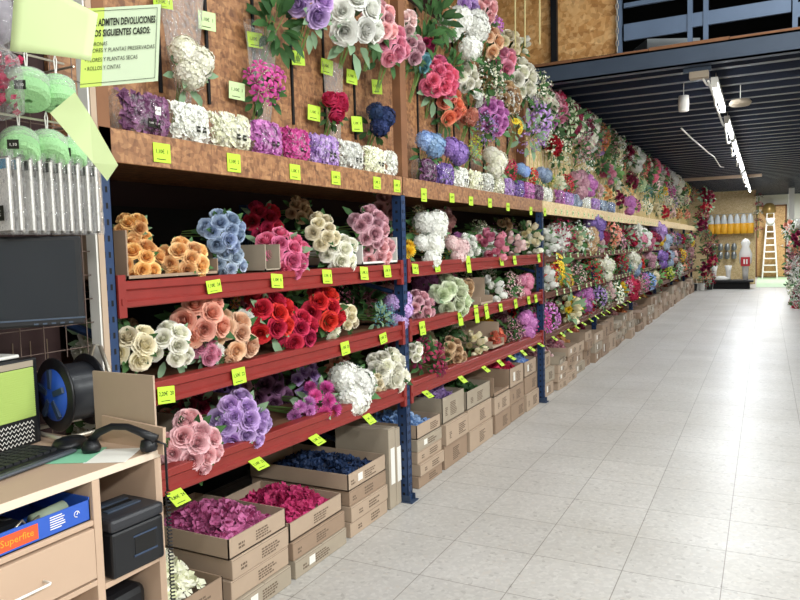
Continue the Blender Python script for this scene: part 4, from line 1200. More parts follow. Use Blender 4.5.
# end of the aisle
struct('wall_display', (-3.04, 25.3, 0), (-.29, 25.4, 2.99), M_OSBL)
struct('floor_mat_green', (-.25, 23.6, .001), (.95, 29.9, .006), mat('pale_green_floor', 'b9d6b0', .5))
struct('trim_3', (.62, 25.3, 0), (.78, 25.4, 2.99), M_WHITE)
struct('trim_4', (1.0, 24.9, 0), (1.12, 25.0, 2.99), M_WOOD)
bp_ = thing('wooden_door', 'plain OSB door panel on the white wall behind the stepladder', 'door', (.13, 29.9, 0))
boxo('door_panel', (-.42, -.03, .02), (.5, .045, 2.62), M_OSBM, bp_, .004)
b = MB()
for x in (-.46, .5): b.box((x, -.04, 0), (x+.05, .045, 2.68))
b.box((-.46, -.04, 2.62), (.55, .045, 2.68)); link('door_frame', b.mesh('door_frame', [M_WOOD]), bp_)
b = MB(); b.box((.42, -.07, 1.1), (.45, -.03, 1.22)); b.tube([(.435, -.08, 1.16), (.36, -.08, 1.16)], .012); link('handle', b.mesh('handle', [M_WIRE]), bp_)

# mezzanine railing
rl = thing('mezzanine_railing', 'blue-grey steel railing standing on the mezzanine edge', 'railing', (0, MEZ_Y+.06, 3.17))
for x0, z0, x1, z1, th in ((-1.19, .14, -.60, .15, .15), (-.60, .17, .17, .10, .12), (.22, .12, 3.4, .12, .12)):
    b = MB(); b.box((x0, 0, z0), (x1, .03, z0+th)); b.box((x0, 0, z0+.3), (x1, .03, z0+.34)); link('rail', b.mesh('rail', [M_RAIL]), rl)
for x in (-1.23, -.62, -.49, .2, 1.3, 2.4, 3.4):
    b = MB(); b.box((x-.02, -.01, 0), (x+.02, .05, 1.15)); link('post', b.mesh('post', [M_RAIL]), rl)
ch = MB()
for i in range(16):
    z = 3.22+i*.055; c = Vector((-1.235, MEZ_Y-.03, z)); pts = []
    for k in range(9):
        a = 2*PI*k/8; pts.append(c+Vector((math.cos(a)*.012 if i % 2 else 0, 0 if i % 2 else math.cos(a)*.012, math.sin(a)*.032)))
    ch.tube(pts, .004, 4, cap=False)
tagp(link('chain', ch.mesh('chain', [M_WIRE])), 'steel chain hanging by the OSB partition at the end of the railing', 'chain')
# carton corner glimpsed upstairs
b = MB(); b.box((-.25, -.2, 0), (.3, .2, .3), M=Matrix.Rotation(.5, 4, 'Z')); 
tagp(link('plastic_crate', b.mesh('crate', [mat('pale_crate', 'aeb4b8', .6)]), None, (-.98, 8.1, 3.222)), 'pale grey crate upstairs behind the blue-grey railing', 'crate')
cd = MB()
for x, z in ((-1.72, 4.6), (-1.80, 4.6), (-1.60, 4.6)):
    cd.tube([(x, 5.6, 3.02), (x+.01, 5.6, 3.8), (x, 5.6, z)], .006, 5)
tagp(link('hanging_cords', cd.mesh('cords', [M_STEMY])), 'pale cords rising from the flower wall in front of the upper OSB partition', 'cord', kind='stuff')

# ceiling fluorescent tubes
M_LAMP = bpy.data.materials.new('tube_glow'); M_LAMP.use_nodes = True
e = M_LAMP.node_tree.nodes['Principled BSDF']; e.inputs['Emission Color'].default_value = (.93, .97, 1, 1); e.inputs['Emission Strength'].default_value = 20
ORD = ['first', 'second', 'third', 'fourth', 'fifth', 'sixth', 'seventh', 'eighth', 'ninth', 'tenth', 'eleventh', 'twelfth', 'thirteenth', 'fourteenth', 'fifteenth', 'sixteenth', 'seventeenth', 'eighteenth', 'nineteenth', 'twentieth']
def ordw(i):
    if i < 20: return ORD[i]
    t = ['twenty', 'thirty', 'forty', 'fifty', 'sixty', 'seventy', 'eighty', 'ninety'][(i+1)//10-2] if (i+1) // 10 >= 2 else ''
    return (t+'-'+ORD[(i+1) % 10-1]) if (i+1) % 10 else t[:-1]+'ieth'
gl = MB(); gl.tube([(0, 0, 0), (0, 1.45, 0)], .019, 10); GLM = gl.mesh('glass_tube', [M_LAMP], True)
hb = MB(); hb.box((-.03, -.03, .025), (.03, 1.48, .075)); hb.box((-.025, -.05, -.02), (.025, 0, .03)); hb.box((-.025, 1.45, -.02), (.025, 1.5, .03)); HBM = hb.mesh('housing', [M_WHITE])
ty = [7.35, 9.7, 11.6, 13.3, 15.0, 17.2, 19.0, 20.8, 22.6]
for i, y in enumerate(ty):
    t = thing('fluorescent_lamp', 'lit white fluorescent tube under the dark deck, %s from the mezzanine edge' % ORD[i] if i else 'lit white fluorescent tube nearest the mezzanine edge', 'lamp', (-.44, y, 2.88), 0, 'fluorescent tubes over the aisle')
    link('glass_tube', GLM, t); link('housing', HBM, t)
    b = MB(); b.tube([(0, .2, .07), (0, .2, .16)], .004, 5); b.tube([(0, 1.2, .07), (0, 1.2, .16)], .004, 5); link('hanger', b.mesh('hanger', [M_WIRE]), t)
    area('tube_light', (-.44, y+.72, 2.84), (.1, 1.4), 34 if y < 16 else 38, col=(.93, .97, 1))
b = MB(); pts = [(-.47+.02*math.sin(i*1.7), 7.0+i*.55, 2.86+.03*math.sin(i*2.3)-(.08 if i % 3 == 1 else 0)) for i in range(28)]
b.tube(pts, .011, 6); tagp(link('electric_cable', b.mesh('cable', [M_WHITE])), 'white electric cable looping along the row of fluorescent tubes', 'cable')
t = thing('junction_box', 'grey junction box under the mezzanine edge where the lamp cable starts', 'junction box', (-.55, MEZ_Y+.1, 2.9))
boxo('box_body', (-.08, 0, 0), (.08, .1, .06), M_CARD2, t, .005); boxo('bracket', (-.13, .02, .06), (.1, .06, .1), M_STEEL, t)
b = MB(); b.tube([(.03, .05, 0), (.06, .1, -.05), (.07, .3, -.02), (.11, .45, -.02)], .01, 6); link('lead', b.mesh('lead', [M_WHITE]), t)
t = thing('paper_lantern', 'small pale paper drum hanging under the dark corrugated deck', 'lantern', (-.78, 8.1, 2.88))
b = MB(); b.lathe([(.001, -.08), (.05, -.08), (.055, 0), (.05, .08), (.001, .08)], 14); link('shade', b.mesh('shade', [M_PAPER], True), t)
b = MB(); b.tube([(0, 0, .08), (0, 0, .31)], .003, 4); link('string', b.mesh('string', [M_WHITE]), t)
t = thing('smoke_detector', 'beige oval device hanging beside the nearest fluorescent tube', 'device', (-.25, 8.3, 2.86))
b = MB(); b.lathe([(.001, -.035), (.09, -.03), (.11, 0), (.09, .03), (.001, .035)], 16); link('body', b.mesh('body', [M_CARD2], True), t)
b = MB(); b.tube([(0, 0, .03), (0, 0, .33)], .004, 4); link('hanger', b.mesh('hanger', [M_WHITE]), t)
b = MB(); b.tube([(-1.05, 10.6, 2.99), (-1.0, 11.6, 2.97), (-.98, 12.2, 2.98), (-.9, 13.6, 2.96), (-.86, 14.4, 2.97), (-.85, 16.2, 2.95), (-.8, 16.5, 2.96)], .012, 6)
tagp(link('ceiling_cable', b.mesh('cable', [M_WHITE])), 'thin pale cable zigzagging under the dark deck beside the flower wall', 'cable')

# ================================================================== shelving racks
POSTS = [1.52, 3.53, 6.3, 9.05, 11.8, 14.55, 17.3, 20.05, 22.2]
POSTW = ['first', 'second', 'third', 'fourth', 'fifth', 'sixth', 'seventh', 'eighth', 'last']
B3 = [.635, .59, .56, .585, .585, .585, .585, .585, .585]
BACK = -2.95
def upright(i, y):
    t = thing('rack_upright', 'blue perforated steel rack upright, %s along the aisle from the desk' % POSTW[i] if i else 'blue perforated steel rack upright nearest the desk', 'rack upright', (X0-(.1 if i > 2 else 0), y, 0), 0, 'rack uprights')
    for nm, x in (('front_post', -.055), ('rear_post', BACK-X0+.02)):
        b = MB(); b.box((x, -.027, 0), (x+.055, -.024, 1.74)); b.box((x, .024, 0), (x+.055, .027, 1.74)); b.box((x+.052, -.027, 0), (x+.055, .027, 1.74))
        for z in [k*.05+.04 for k in range(34)]:
            b.box((x+.0545, -.014, z), (x+.0556, -.006, z+.018), 1); b.box((x+.0545, .006, z), (x+.0556, .014, z+.018), 1); b.box((x+.02, -.0276, z), (x+.034, -.027, z+.015), 1)
        link(nm, b.mesh(nm, [M_BLUE, M_BLACKM]), t)
    b = MB(); b.box((-.08, -.045, 0), (.03, .045, .006)); b.box((-.08, -.034, 0), (.015, -.029, .04)); b.box((-.08, .029, 0), (.015, .034, .04)); link('foot_plate', b.mesh('foot_plate', [M_DARKBLUE]), t)
    b = MB()
    for k in range(3): b.tube([(-.08, 0, .2+k*.5), (BACK-X0+.1, 0, .45+k*.5)], .014, 6)
    link('brace', b.mesh('brace', [M_BLUE]), t)
for i, y in enumerate(POSTS): upright(i, y)
def beam(parent, ya, yb, za, zb, h, m):
    # stepped box beam, upper lip and recessed groove
    prof = [(-.05, 0), (0, 0), (.004, .004), (.004, h*.22), (-.006, h*.30), (-.006, h*.62), (.004, h*.70), (.004, h-.004), (0, h), (-.05, h)]
    b = MB(); b.grid([[(x, ya-parent.location.y, za+z) for x, z in prof], [(x, yb-parent.location.y, zb+z) for x, z in prof]])
    o = link('beam', b.mesh('beam', [m]), parent)
    for y, z in ((ya, za), (yb-.03, zb)):
        e = MB(); yy = y-parent.location.y; e.box((-.02, yy, z-.03), (.008, yy+.03, z+h+.02)); e.box((.008, yy+.01, z+.01), (.011, yy+.02, z+.03))
        link('connector', e.mesh('connector', [m]), o)
for i in range(8):
    ya, yb = POSTS[i]+.028, POSTS[i+1]-.028; L_ = yb-ya
    t = thing('shelving_rack', ('red-beamed rack bay between the %s and %s uprights, loaded with artificial flowers' % (POSTW[i], POSTW[i+1])), 'shelving rack', (X0, ya, 0), 0, 'rack bays')
    tz = ((1.28, 1.275), (.945, .94), (B3[i], B3[i+1]))
    for (za, zb), h in zip(tz, (.085, .08, .09) if i < 2 else (.06, .055, .06)):
        beam(t, ya, yb, za, zb, h, M_RED if i < 2 else M_REDF)
        b = MB(); a_ = za+h-.012; c_ = zb+h-.012
        b.grid([[(BACK-X0+.1, 0, a_), (-.045, 0, a_)], [(BACK-X0+.1, L_, c_), (-.045, L_, c_)]])
        b.grid([[(BACK-X0+.1, 0, a_-.02), (-.045, 0, a_-.02)], [(BACK-X0+.1, L_, c_-.02), (-.045, L_, c_-.02)]])
        link('shelf_board', b.mesh('shelf_board', [M_SHELF]), t)
    fm = M_OSB if i < 2 else M_OSBL
    boxo('fascia_board', (-.018, -.035, 1.735 if i < 2 else 1.72), (0, L_+.035, 1.84), fm, t, .002)
    boxo('ledge_board', (BACK-X0+.05, -.035, 1.822), (-.018, L_+.035, 1.838), fm, t)
    boxo('back_panel', (-.245, -.02, 1.838), (-.228, L_+.035, 3.0), fm, t)
    boxo('shade_panel', (BACK-X0-.02, 0, .02), (BACK-X0, L_, 1.7), M_BLACKM, t)  # black sheet standing in for the shade deep in the shelves
    rails = []
    if i < 2:
        ys = [k for k in (.44, .70, 1.0, 1.28, 1.56, 1.86)] if i == 0 else [.35+.3*k for k in range(8)]
    else: ys = [.08+.13*k for k in range(20)]
    for q in ys:
        b = MB(); b.box((-.227, q, 1.9 if i else 2.05), (-.219, q+.014, 2.98)); link('hook_rail', b.mesh('hook_rail', [M_BLACKM if i < 2 else M_STEMY]), t)
    if i < 2:
        b = MB(); b.box((-.228, L_-.0, 1.84), (-.15, L_+.05, 3.0)) if i else b.box((-.05, L_+.03, 1.84), (-.0, L_+.1, 3.0)); link('wooden_stud', b.mesh('wooden_stud', [M_WOOD]), t)
    if i == 0:
        b = MB(); b.box((-.06, -.035, 1.735), (-.0, .01, 3.0)); link('wooden_stud', b.mesh('wooden_stud', [M_WOOD]), t)

# ================================================================== flower bunches
KN = {'rose': ('rose_bunch', 'roses'), 'peony': ('peony_bunch', 'peonies'), 'tulip': ('tulip_bunch', 'tulips'), 'chrysanthemum': ('chrysanthemum_bunch', 'chrysanthemums'), 'daisy': ('daisy_bunch', 'daisies'),
      'lily': ('lily_bunch', 'lilies'), 'hydrangea': ('hydrangea_bunch', 'hydrangeas'), 'filler': ('blossom_spray', 'blossom sprays'), 'foliage': ('foliage_bunch', 'foliage')}
def bayof(y):
    for i in range(len(POSTS)-1):
        if y < POSTS[i+1]: return i
    return 7
BAYW = ['first', 'second', 'third', 'fourth', 'fifth', 'sixth', 'seventh', 'end']
rndb = random.Random(3)
items = []
GROW = {'top': 1.2, 'mid': 1.2, 'low': 1.18, 'wall': 1.2, 'end': 1, 'right': 1}
DECK = {'top': 1.36, 'mid': 1.02, 'low': .67}
for (row, x, y, z, R, kind, col, n) in BUNCHES + MORE:
    R *= GROW[row]*(1.06 if y > 6.5 else 1)
    if n and kind not in ('hydrangea', 'foliage'): n = int(n*1.35+.5)
    if row == 'wall' and y > 6.8: R = min(R, .17); z = min(z, 3.03-R*1.5)
    if row == 'wall':
        zone = 'lower' if z < 2.2 else ('middle' if z < 2.55 else 'upper')
        rp = zone+' flower wall'
    else: rp = {'top': 'top shelf', 'mid': 'middle shelf', 'low': 'lower shelf', 'end': 'end column', 'right': 'opposite rack', 'box': 'floor'}[row]
    items.append([row, x, y, z, R, kind, col, n, rp])
def desc(it): return it[6]+' '+KN[it[5]][1]
from collections import Counter, defaultdict
byrow = defaultdict(list)
for it in items: byrow[(it[8])].append(it)
for rp, L_ in byrow.items():
    L_.sort(key=lambda q: q[2] if q[0] != 'end' else -q[3])
    for k, it in enumerate(L_):
        b0 = bayof(it[2]); d = desc(it)
        pv = desc(L_[k-1]) if k else None; nx = desc(L_[k+1]) if k+1 < len(L_) else None
        where = {'end column': 'on the column ending the rack', 'opposite rack': 'on the opposite rack across the aisle'}.get(rp, ('on the %s' if 'wall' not in rp else 'on the %s')% rp)
        c = ['%s %s' % (d, where)]
        if pv and nx: c.append('%s %s, between %s and %s' % (d, where, pv, nx))
        if rp not in ('end column', 'opposite rack'):
            same = [q for q in L_ if bayof(q[2]) == b0 and desc(q) == d]
            c.append('%s %s, %s rack bay' % (d, where, BAYW[b0]))
            c.append('%s %s, %s such bunch of the %s bay' % (d, where, ORD[min(19, same.index(it))], BAYW[b0]))
        same = [q for q in L_ if desc(q) == d]
        c.append('%s %s, %s of its colour %s' % (d, where, ordw(same.index(it)), 'downwards' if rp == 'end column' else 'along'))
        it.append(c)
cnt = Counter(c for it in items for c in set(it[9]))
used = set()
for it in items:
    for c in it[9]:
        if cnt[c] == 1 and c not in used and 4 <= len(c.replace('-', ' ').split()) <= 16: it.append(c); break
    else: it.append(it[9][-1])
    used.add(it[10])
AX = {'wall': Vector((.86, -.42, .1)), 'end': Vector((.7, -.7, .1)), 'right': Vector((-.8, -.55, .1))}
for it in items:
    row, x, y, z, R, kind, col, n = it[:8]; lab = it[10]
    dv = AX.get(row, Vector((.80, -.48, .30))).copy(); dv += Vector((rndb.uniform(-.08, .08), rndb.uniform(-.15, .15), rndb.uniform(-.1, .12))); dv.normalize()
    if row == 'end': z = min(z, 2.72)
    if row in DECK: R = min(R, .165)
    if row in DECK and n: z = max(z, DECK[row]+R*.55)
    if row in DECK and not n: z = max(z, DECK[row]+R*.5)
    Q = dv.to_track_quat('Z', 'Y')
    grp = 'artificial flowers on the '+it[8]
    gm = M_LEAF[rndb.choice([0, 0, 1, 2])] if kind != 'foliage' else PET[col]
    if not n or (kind == 'foliage' and y > 6.4):
        o = link(KN[kind][0], rndb.choice(SMALL[kind]), None, (x, y, z)); o.scale = (R*1.12,)*3
        o.rotation_mode = 'QUATERNION'; o.rotation_quaternion = Q
        setmat(o, [PET[col], gm, M_STEM if row != 'wall' else M_STEMY]); tagp(o, lab, 'artificial flowers', grp)
        if row == 'wall' or row == 'end':
            pass
        continue
    t = thing(KN[kind][0], lab, 'artificial flowers', (x, y, z), 0, grp)
    QM = Q.to_matrix(); sc = .4
    if kind != 'foliage':
        hr = min(max(HR[kind], R*.42), R*(.62 if n > 2 else .85)); want = n
        hr = max(hr*.85, min(hr*1.15, R*(1.1 if kind == 'rose' else .98)/math.sqrt(want)))
        if kind == 'hydrangea': hr = R/math.sqrt(want)*1.05 if want > 1 else R
        for d in spread_dirs(want, rndb, 1.25 if want > 3 else .9):
            p = Vector((d.x*(R-hr*.55), d.y*(R-hr*.55), d.z*(R-hr*.5)*.62))
            o = link('bloom', rndb.choice(HEAD[kind]), t, QM @ p, None, hr*rndb.uniform(.86, 1.12))
            dd = (QM @ (d+Vector((0, 0, .55)))).normalized()
            qq = dd.to_track_quat('Z', 'Y') @ Euler((0, 0, rndb.uniform(0, 6.28))).to_quaternion()
            o.rotation_mode = 'QUATERNION'; o.rotation_quaternion = qq; setmat(o, [PET[col]])
    nf = 2 if kind == 'foliage' else 1
    for q in range(nf):
        o = link('foliage', rndb.choice(FOL), t, QM @ Vector((0, 0, -R*.35+q*R*.3)) + (Vector((0, 0, -R*.4)) if row == 'wall' else Vector((0, 0, 0))), None, R*(1.05 if kind != 'foliage' else 1.1))
        o.rotation_mode = 'QUATERNION'; o.rotation_quaternion = Q @ Euler((0, 0, rndb.uniform(0, 6))).to_quaternion(); setmat(o, [gm])
    b = MB()
    for q in range(6):
        a = q*1.05; s0 = QM @ Vector((math.cos(a)*R*.35, math.sin(a)*R*.35, 0))
        e = Vector((-.22, .02+.01*math.cos(a), -.0+.01*math.sin(a))) if row != 'wall' else Vector((-.09+.008*math.cos(a), .01*math.sin(a), -.24))
        b.tube([s0, s0*.4+e*.4, e], .0022, 5, 0, False)
    link('stems', b.mesh('stems', [M_STEM]), t)

# ================================================================== price tags
TG = MB(); TG.box((-.0007, -.5, -.5), (.0007, .5, .5)); TGM = TG.mesh('price_tag', [M_TAG])
ROWN = {'wall': 'flower wall hook', 'fascia': 'OSB ledge edge', 'b1': 'top red beam', 'b2': 'middle red beam', 'b3': 'lower red beam'}
tt = defaultdict(list)
for t_ in TAGS: tt[t_[0]].append(t_)
PR = {'fascia': ['1,10€  1', '1,10€  2', '1,10€  1', '1,10€  2'], 'b3': ['0,80€  24', '1,10€  22'], 'b2': ['2,20€  20', '1,50€  22'], 'b1': ['1,10€  24', '1,10€  8'], 'wall': ['1,10€  1']}
for rn, L_ in tt.items():
    L_.sort(key=lambda q: q[1]); ctr = Counter()
    for k, (_, y, z, w_, h_) in enumerate(L_):
        bi = bayof(y); ctr[bi] += 1
        w_ = max(.05, min(.075, w_)); x = {'wall': -1.985, 'fascia': X0+.003, 'b1': X0+.008, 'b2': X0+.008, 'b3': X0+.008}[rn]
        lab = 'lime price tag on the %s, %s one of the %s bay' % (ROWN[rn], ordw(ctr[bi]-1), BAYW[bi])
        if rn == 'b3': z = B3[bi]+(B3[bi+1]-B3[bi])*(y-POSTS[bi])/(POSTS[bi+1]-POSTS[bi])+.012
        if rn == 'b1': z = 1.325
        if rn == 'b2': z = .975
        t = thing('price_tag', lab, 'price tag', (x, y, z), 0, 'lime price tags')
        if rn == 'b3': t.rotation_euler = (rndb.uniform(-.08, .08), -.95+rndb.uniform(-.12, .12), 0)
        elif rn in ('b1', 'b2'): t.rotation_euler = (rndb.uniform(-.1, .1), -.12, 0)
        elif rn == 'wall': t.rotation_euler = (rndb.uniform(-.08, .08), 0, -.35)
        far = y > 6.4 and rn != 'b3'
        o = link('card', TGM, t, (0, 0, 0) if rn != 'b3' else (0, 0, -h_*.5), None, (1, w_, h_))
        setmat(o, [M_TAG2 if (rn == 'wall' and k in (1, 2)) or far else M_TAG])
        s_ = PR[rn][min(k, len(PR[rn])-1)]
        tm = text_mesh(s_, .019, M_INKB, .0003)
        o2 = link('lettering', tm, t, (.0012, 0, .004 if rn != 'b3' else -h_*.45), ROT_X); o2.scale = (w_/.085, 1.15*w_/.085, 1)
        if y < 4:
            b = MB(); b.box((.0008, -w_*.32, -h_*.36), (.0012, w_*.2, -h_*.32)); link('small_print', b.mesh('small_print', [M_INKB]), t, (0, 0, 0) if rn != 'b3' else (0, 0, -h_*.5))

# ================================================================== film packs on the ledge
for k, (ya, yb, col) in enumerate(PACKS):
    L_ = (yb-ya)*.98; h = .145; dp = .12
    near = k < 20
    t = thing('petal_pack', '', 'packet of petals', (X0-.085, (ya+yb)/2, 1.84), 0, 'film packets of petals along the ledge')
    pc = PACKS[k-1][2] if k else None; nc = PACKS[k+1][2] if k+1 < len(PACKS) else None
    seen = [q for q in PACKS[:k] if q[2] == col]
    t['label'] = 'clear film packet of %s petals on the OSB ledge, %s %s one along' % (col, ordw(len(seen)), col)
    rnd = random.Random(k); b = MB()
    def pil(u, v, infl=1.):   # pillow surface
        e = (max(0, 1-abs(u)**4))**.5*(max(0, 1-abs(v)**4))**.5
        return Vector((dp*.5*e*infl, u*L_*.5, h*.5+v*h*.5))
    big = col in ('white', 'ivory')
    e_ = MB(); e_.grid([[pil(-.92+1.84*i/10, -.9+1.8*j/8)*.8+Vector((0, 0, h*.1)) for j in range(9)] for i in range(11)]); e_.a = [.0]*len(e_.a)
    b.v, b.f, b.m, b.a = e_.v, e_.f, e_.m, e_.a
    for q in range(330 if big else 300):
        u, v = rnd.uniform(-.93, .93), rnd.uniform(-.9, .9); c = pil(u, v, rnd.uniform(.75, .97)); s_ = .013 if big else .017
        n_ = Vector((1, rnd.uniform(-.8, .8), rnd.uniform(-.8, .8))).normalized(); a = n_.orthogonal().normalized(); g = n_.cross(a); w_ = rnd.uniform(0, 6)
        a, g = a*math.cos(w_)+g*math.sin(w_), g*math.cos(w_)-a*math.sin(w_)
        b.quad([c-a*s_, c+g*s_*.8+n_*s_*.3, c+a*s_, c-g*s_*.8+n_*s_*.4], 0, rnd.uniform(.1, 1))
    link('petals', b.mesh('petals', [PET[col]]), t)
    P = [[pil(-1+2*i/10, -1+2*j/8) for j in range(9)] for i in range(11)]
    P2 = [[Vector((-p.x, p.y, p.z)) for p in r_] for r_ in P]
    b = MB(); b.grid(P); b.grid(P2); link('film', b.mesh('film', [M_FILM], True), t)
    if k < 18:
        for q, (uy, uz, s_) in enumerate(((.1, .36, .02), (.42, .36, .02)) if k not in (0,) else ((.0, .3, .026), (.25, .3, .026), (.3, .6, .024))):
            yy = uy*L_*.5*(1 if k else 1); e = boxo('label', (dp*.5, yy-s_*.5, h*uz-s_*.55), (dp*.5+.001, yy+s_*.5, h*uz+s_*.55), M_PAPER if (k == 0 and q == 2) else M_INKB, t)
            tm = text_mesh('1,10€', .008, M_PAPER if not (k == 0 and q == 2) else M_INKB, .0002)
            link('lettering', tm, e, (dp*.5+.0016, yy, h*uz), ROT_X)

# ================================================================== cardboard cartons on the floor
FX = -1.83
def printing(parent, y0, z0, w_, h_, rnd, x):
    b = MB(); n = max(2, int(h_/.011))
    for i in range(n):
        z = z0+h_-(i+.5)*h_/n; y = y0
        while y < y0+w_*rnd.uniform(.6, 1):
            l = rnd.uniform(.006, .02); b.box((x, y, z-h_/n*.3), (x+.0006, min(y+l, y0+w_), z+h_/n*.3)); y += l+.004
    return link('printed_mark', b.mesh('printed_mark', [M_INK]), parent)
boxn = 0
def carton(y0, y1, z0, z1, label, opened=False, xf=FX, dep=.5, rot=0, m=None, marks=True, sticker=False, lowfront=0, grp='flower cartons on the floor', bottom=True, name='cardboard_box', th=.005):
    global boxn; boxn += 1; rnd = random.Random(boxn*5+1)
    m = m or rnd.choice([M_CARD, M_CARD, M_CARD2, M_CARD3])
    L_, H_ = y1-y0, z1-z0
    t = thing(name, label, 'cardboard box', (xf-dep/2, (y0+y1)/2, z0), rot, grp)
    hx_, hy = dep/2, L_/2
    if opened:
        b = MB()
        b.box((hx_-th, -hy, 0), (hx_, hy, H_-lowfront)); b.box((-hx_, -hy, 0), (-hx_+th, hy, H_)); b.box((-hx_, -hy, 0), (hx_, -hy+th, H_)); b.box((-hx_, hy-th, 0), (hx_, hy, H_)); b.box((-hx_, -hy, 0), (hx_, hy, th))
        link('body', b.mesh('body', [m]), t)
    else:
        o = boxo('body', (-hx_, -hy, .0005), (hx_, hy, H_-.0005), m, t, .004)
        b = MB(); b.box((-hx_, -.001, H_-.0012), (hx_, .001, H_)); b.box((hx_-.0002, -hy+.004, H_-.006), (hx_+.0004, hy-.004, H_-.0045)); link('flap_seam', b.mesh('flap_seam', [M_INK]), t)
    if marks and L_ > .15:
        printing(t, rnd.uniform(-hy*.3, hy*.15), H_*.18, min(.12, L_*.35), H_*.55, rnd, hx_)
        if rnd.random() < .5: printing(t, rnd.uniform(-hy*.85, -hy*.55), H_*.25, L_*.1, H_*.35, rnd, hx_)
    if sticker: boxo('sticker', (hx_, -hy*.5, H_*.3), (hx_+.001, -hy*.5+.045, H_*.75), M_PAPER, t)
    return t
def pile(name, label, y0, y1, z, col, xf=FX, dep=.48, n=230, h=.05, fr=.028, seed=1, cols=None, fallback=None):
    rnd = random.Random(seed); b = MB()
    for i in range(n):
        u, v = rnd.uniform(-1, 1), rnd.uniform(-1, 1); e = (1-u**4)*(1-v**4)
        c = Vector((v*(dep*.5-.035-fr), u*((y1-y0)*.5-.012-fr), h*e*rnd.uniform(.35, 1.05)))
        d = Vector((rnd.uniform(-.2, .9), rnd.uniform(-.8, .5), rnd.uniform(.2, 1))).normalized(); a = d.orthogonal().normalized(); g = d.cross(a); w0 = rnd.uniform(0, 6)
        a, g = a*math.cos(w0)+g*math.sin(w0), g*math.cos(w0)-a*math.sin(w0); tone = rnd.uniform(0, 1)
        for k in range(4):
            t_ = k*PI/2; p = a*math.cos(t_)+g*math.sin(t_); q = g*math.cos(t_)-a*math.sin(t_); s_ = fr*rnd.uniform(.8, 1.2)
            b.quad([c, c+(p*.6-q*.5)*s_+d*.3*s_, c+p*s_+d*rnd.uniform(-.3, .7)*s_, c+(p*.6+q*.5)*s_+d*.2*s_], 0, tone)
    o = link(name, b.mesh(name, [PET[col]]), None, (xf-dep/2, (y0+y1)/2, z)); tagp(o, label, 'artificial flowers', None, 'stuff'); return o
LAY = ['on the floor', 'second from the floor', 'third from the floor', 'fourth from the floor', 'fifth from the floor', 'sixth from the floor']
def stack(ya, yb, zs, where, open_top, **kw):
    for i in range(len(zs)-1):
        top = i == len(zs)-2
        rnd = random.Random(int(ya*1000)+i)
        carton(ya+rnd.uniform(0, .012), yb-rnd.uniform(0, .012), zs[i], zs[i+1]-.001, ('open' if top and open_top else 'closed')+' carton %s, stack %s' % (LAY[i], where), top and open_top,
               xf=FX+rnd.uniform(-.012, .01) - (.0 if not top else .005), sticker=(i+int(ya*10)) % 4 == 0, **kw)
# first bay
carton(1.62, 2.0, 0, .105, 'cardboard carton on the floor nearest the desk', False)
carton(1.62, 2.0, .106, .215, 'open cardboard carton of cream blossoms nearest the desk', True)
pile('hydrangea_heads', 'cream hydrangea heads heaped in the open carton nearest the desk', 1.63, 1.99, .19, 'ivory', h=.13, fr=.03, seed=2, n=420)
stack(2.05, 2.43, [0, .085, .168, .252, .335], 'holding magenta petals', True, dep=.52)
pile('orchid_petals', 'raspberry and pink orchid petals heaped in an open carton', 2.06, 2.42, .285, 'raspberry', h=.08, fr=.024, seed=3, n=560, dep=.5)
stack(2.45, 2.89, [0, .083, .166, .252], 'holding hot pink petals', True, dep=.5)
pile('petal_heap', 'hot crimson petals heaped in the open carton beside the magenta one', 2.46, 2.88, .205, 'hot crimson', h=.09, fr=.022, seed=4, n=520)
stack(2.935, 3.33, [0, .08, .16, .24, .325], 'holding navy petals', True, dep=.62)
pile('navy_petals', 'navy blue petals in the open carton near the second upright', 2.95, 3.32, .275, 'navy', h=.05, fr=.022, seed=5, n=420, dep=.6)
carton(3.355, 3.43, .001, .455, 'tall narrow carton standing on end, the nearer of two by the second upright', False, dep=.35, sticker=True)
carton(3.435, 3.49, .001, .44, 'tall narrow carton on end touching the second blue upright', False, dep=.35, sticker=True, m=M_CARD2)
# second bay
stack(3.72, 4.08, [0, .075, .15, .225, .30, .385], 'just past the second upright', True)
pile('petal_heap', 'pale blue petals heaped in the open carton past the second upright', 3.73, 4.07, .33, 'sky blue', h=.07, seed=6, n=260)
stack(4.11, 4.50, [0, .16, .30, .47], 'holding lilac petals', True)
pile('petal_heap', 'lilac petals spilling over a tall open carton', 4.13, 4.48, .41, 'lilac', h=.1, seed=7, n=300)
stack(4.53, 5.02, [0, .15, .30, .43], 'fourth past the second upright', True)
pile('petal_heap', 'olive leaves in the open carton beside the lilac petals', 4.55, 5.0, .37, 'dark green', h=.07, seed=8, n=200)
stack(5.05, 5.42, [0, .15, .29], 'under the overturned carton', False)
ov = carton(5.05, 5.42, .292, .44, 'empty cardboard carton lying open towards the aisle', True, m=M_CARD3, marks=False, lowfront=.12)
stack(5.45, 5.82, [0, .14, .28, .44], 'holding crimson petals', True)
pile('petal_heap', 'hot pink petals in the open carton before the third upright', 5.46, 5.81, .39, 'hot crimson', h=.09, seed=9, n=260)
stack(5.85, 6.22, [0, .15, .30, .43], 'right before the third upright', True)
pile('petal_heap', 'sky blue petals in the open carton touching the third upright', 5.86, 6.2, .38, 'sky blue', h=.1, seed=10, n=240)
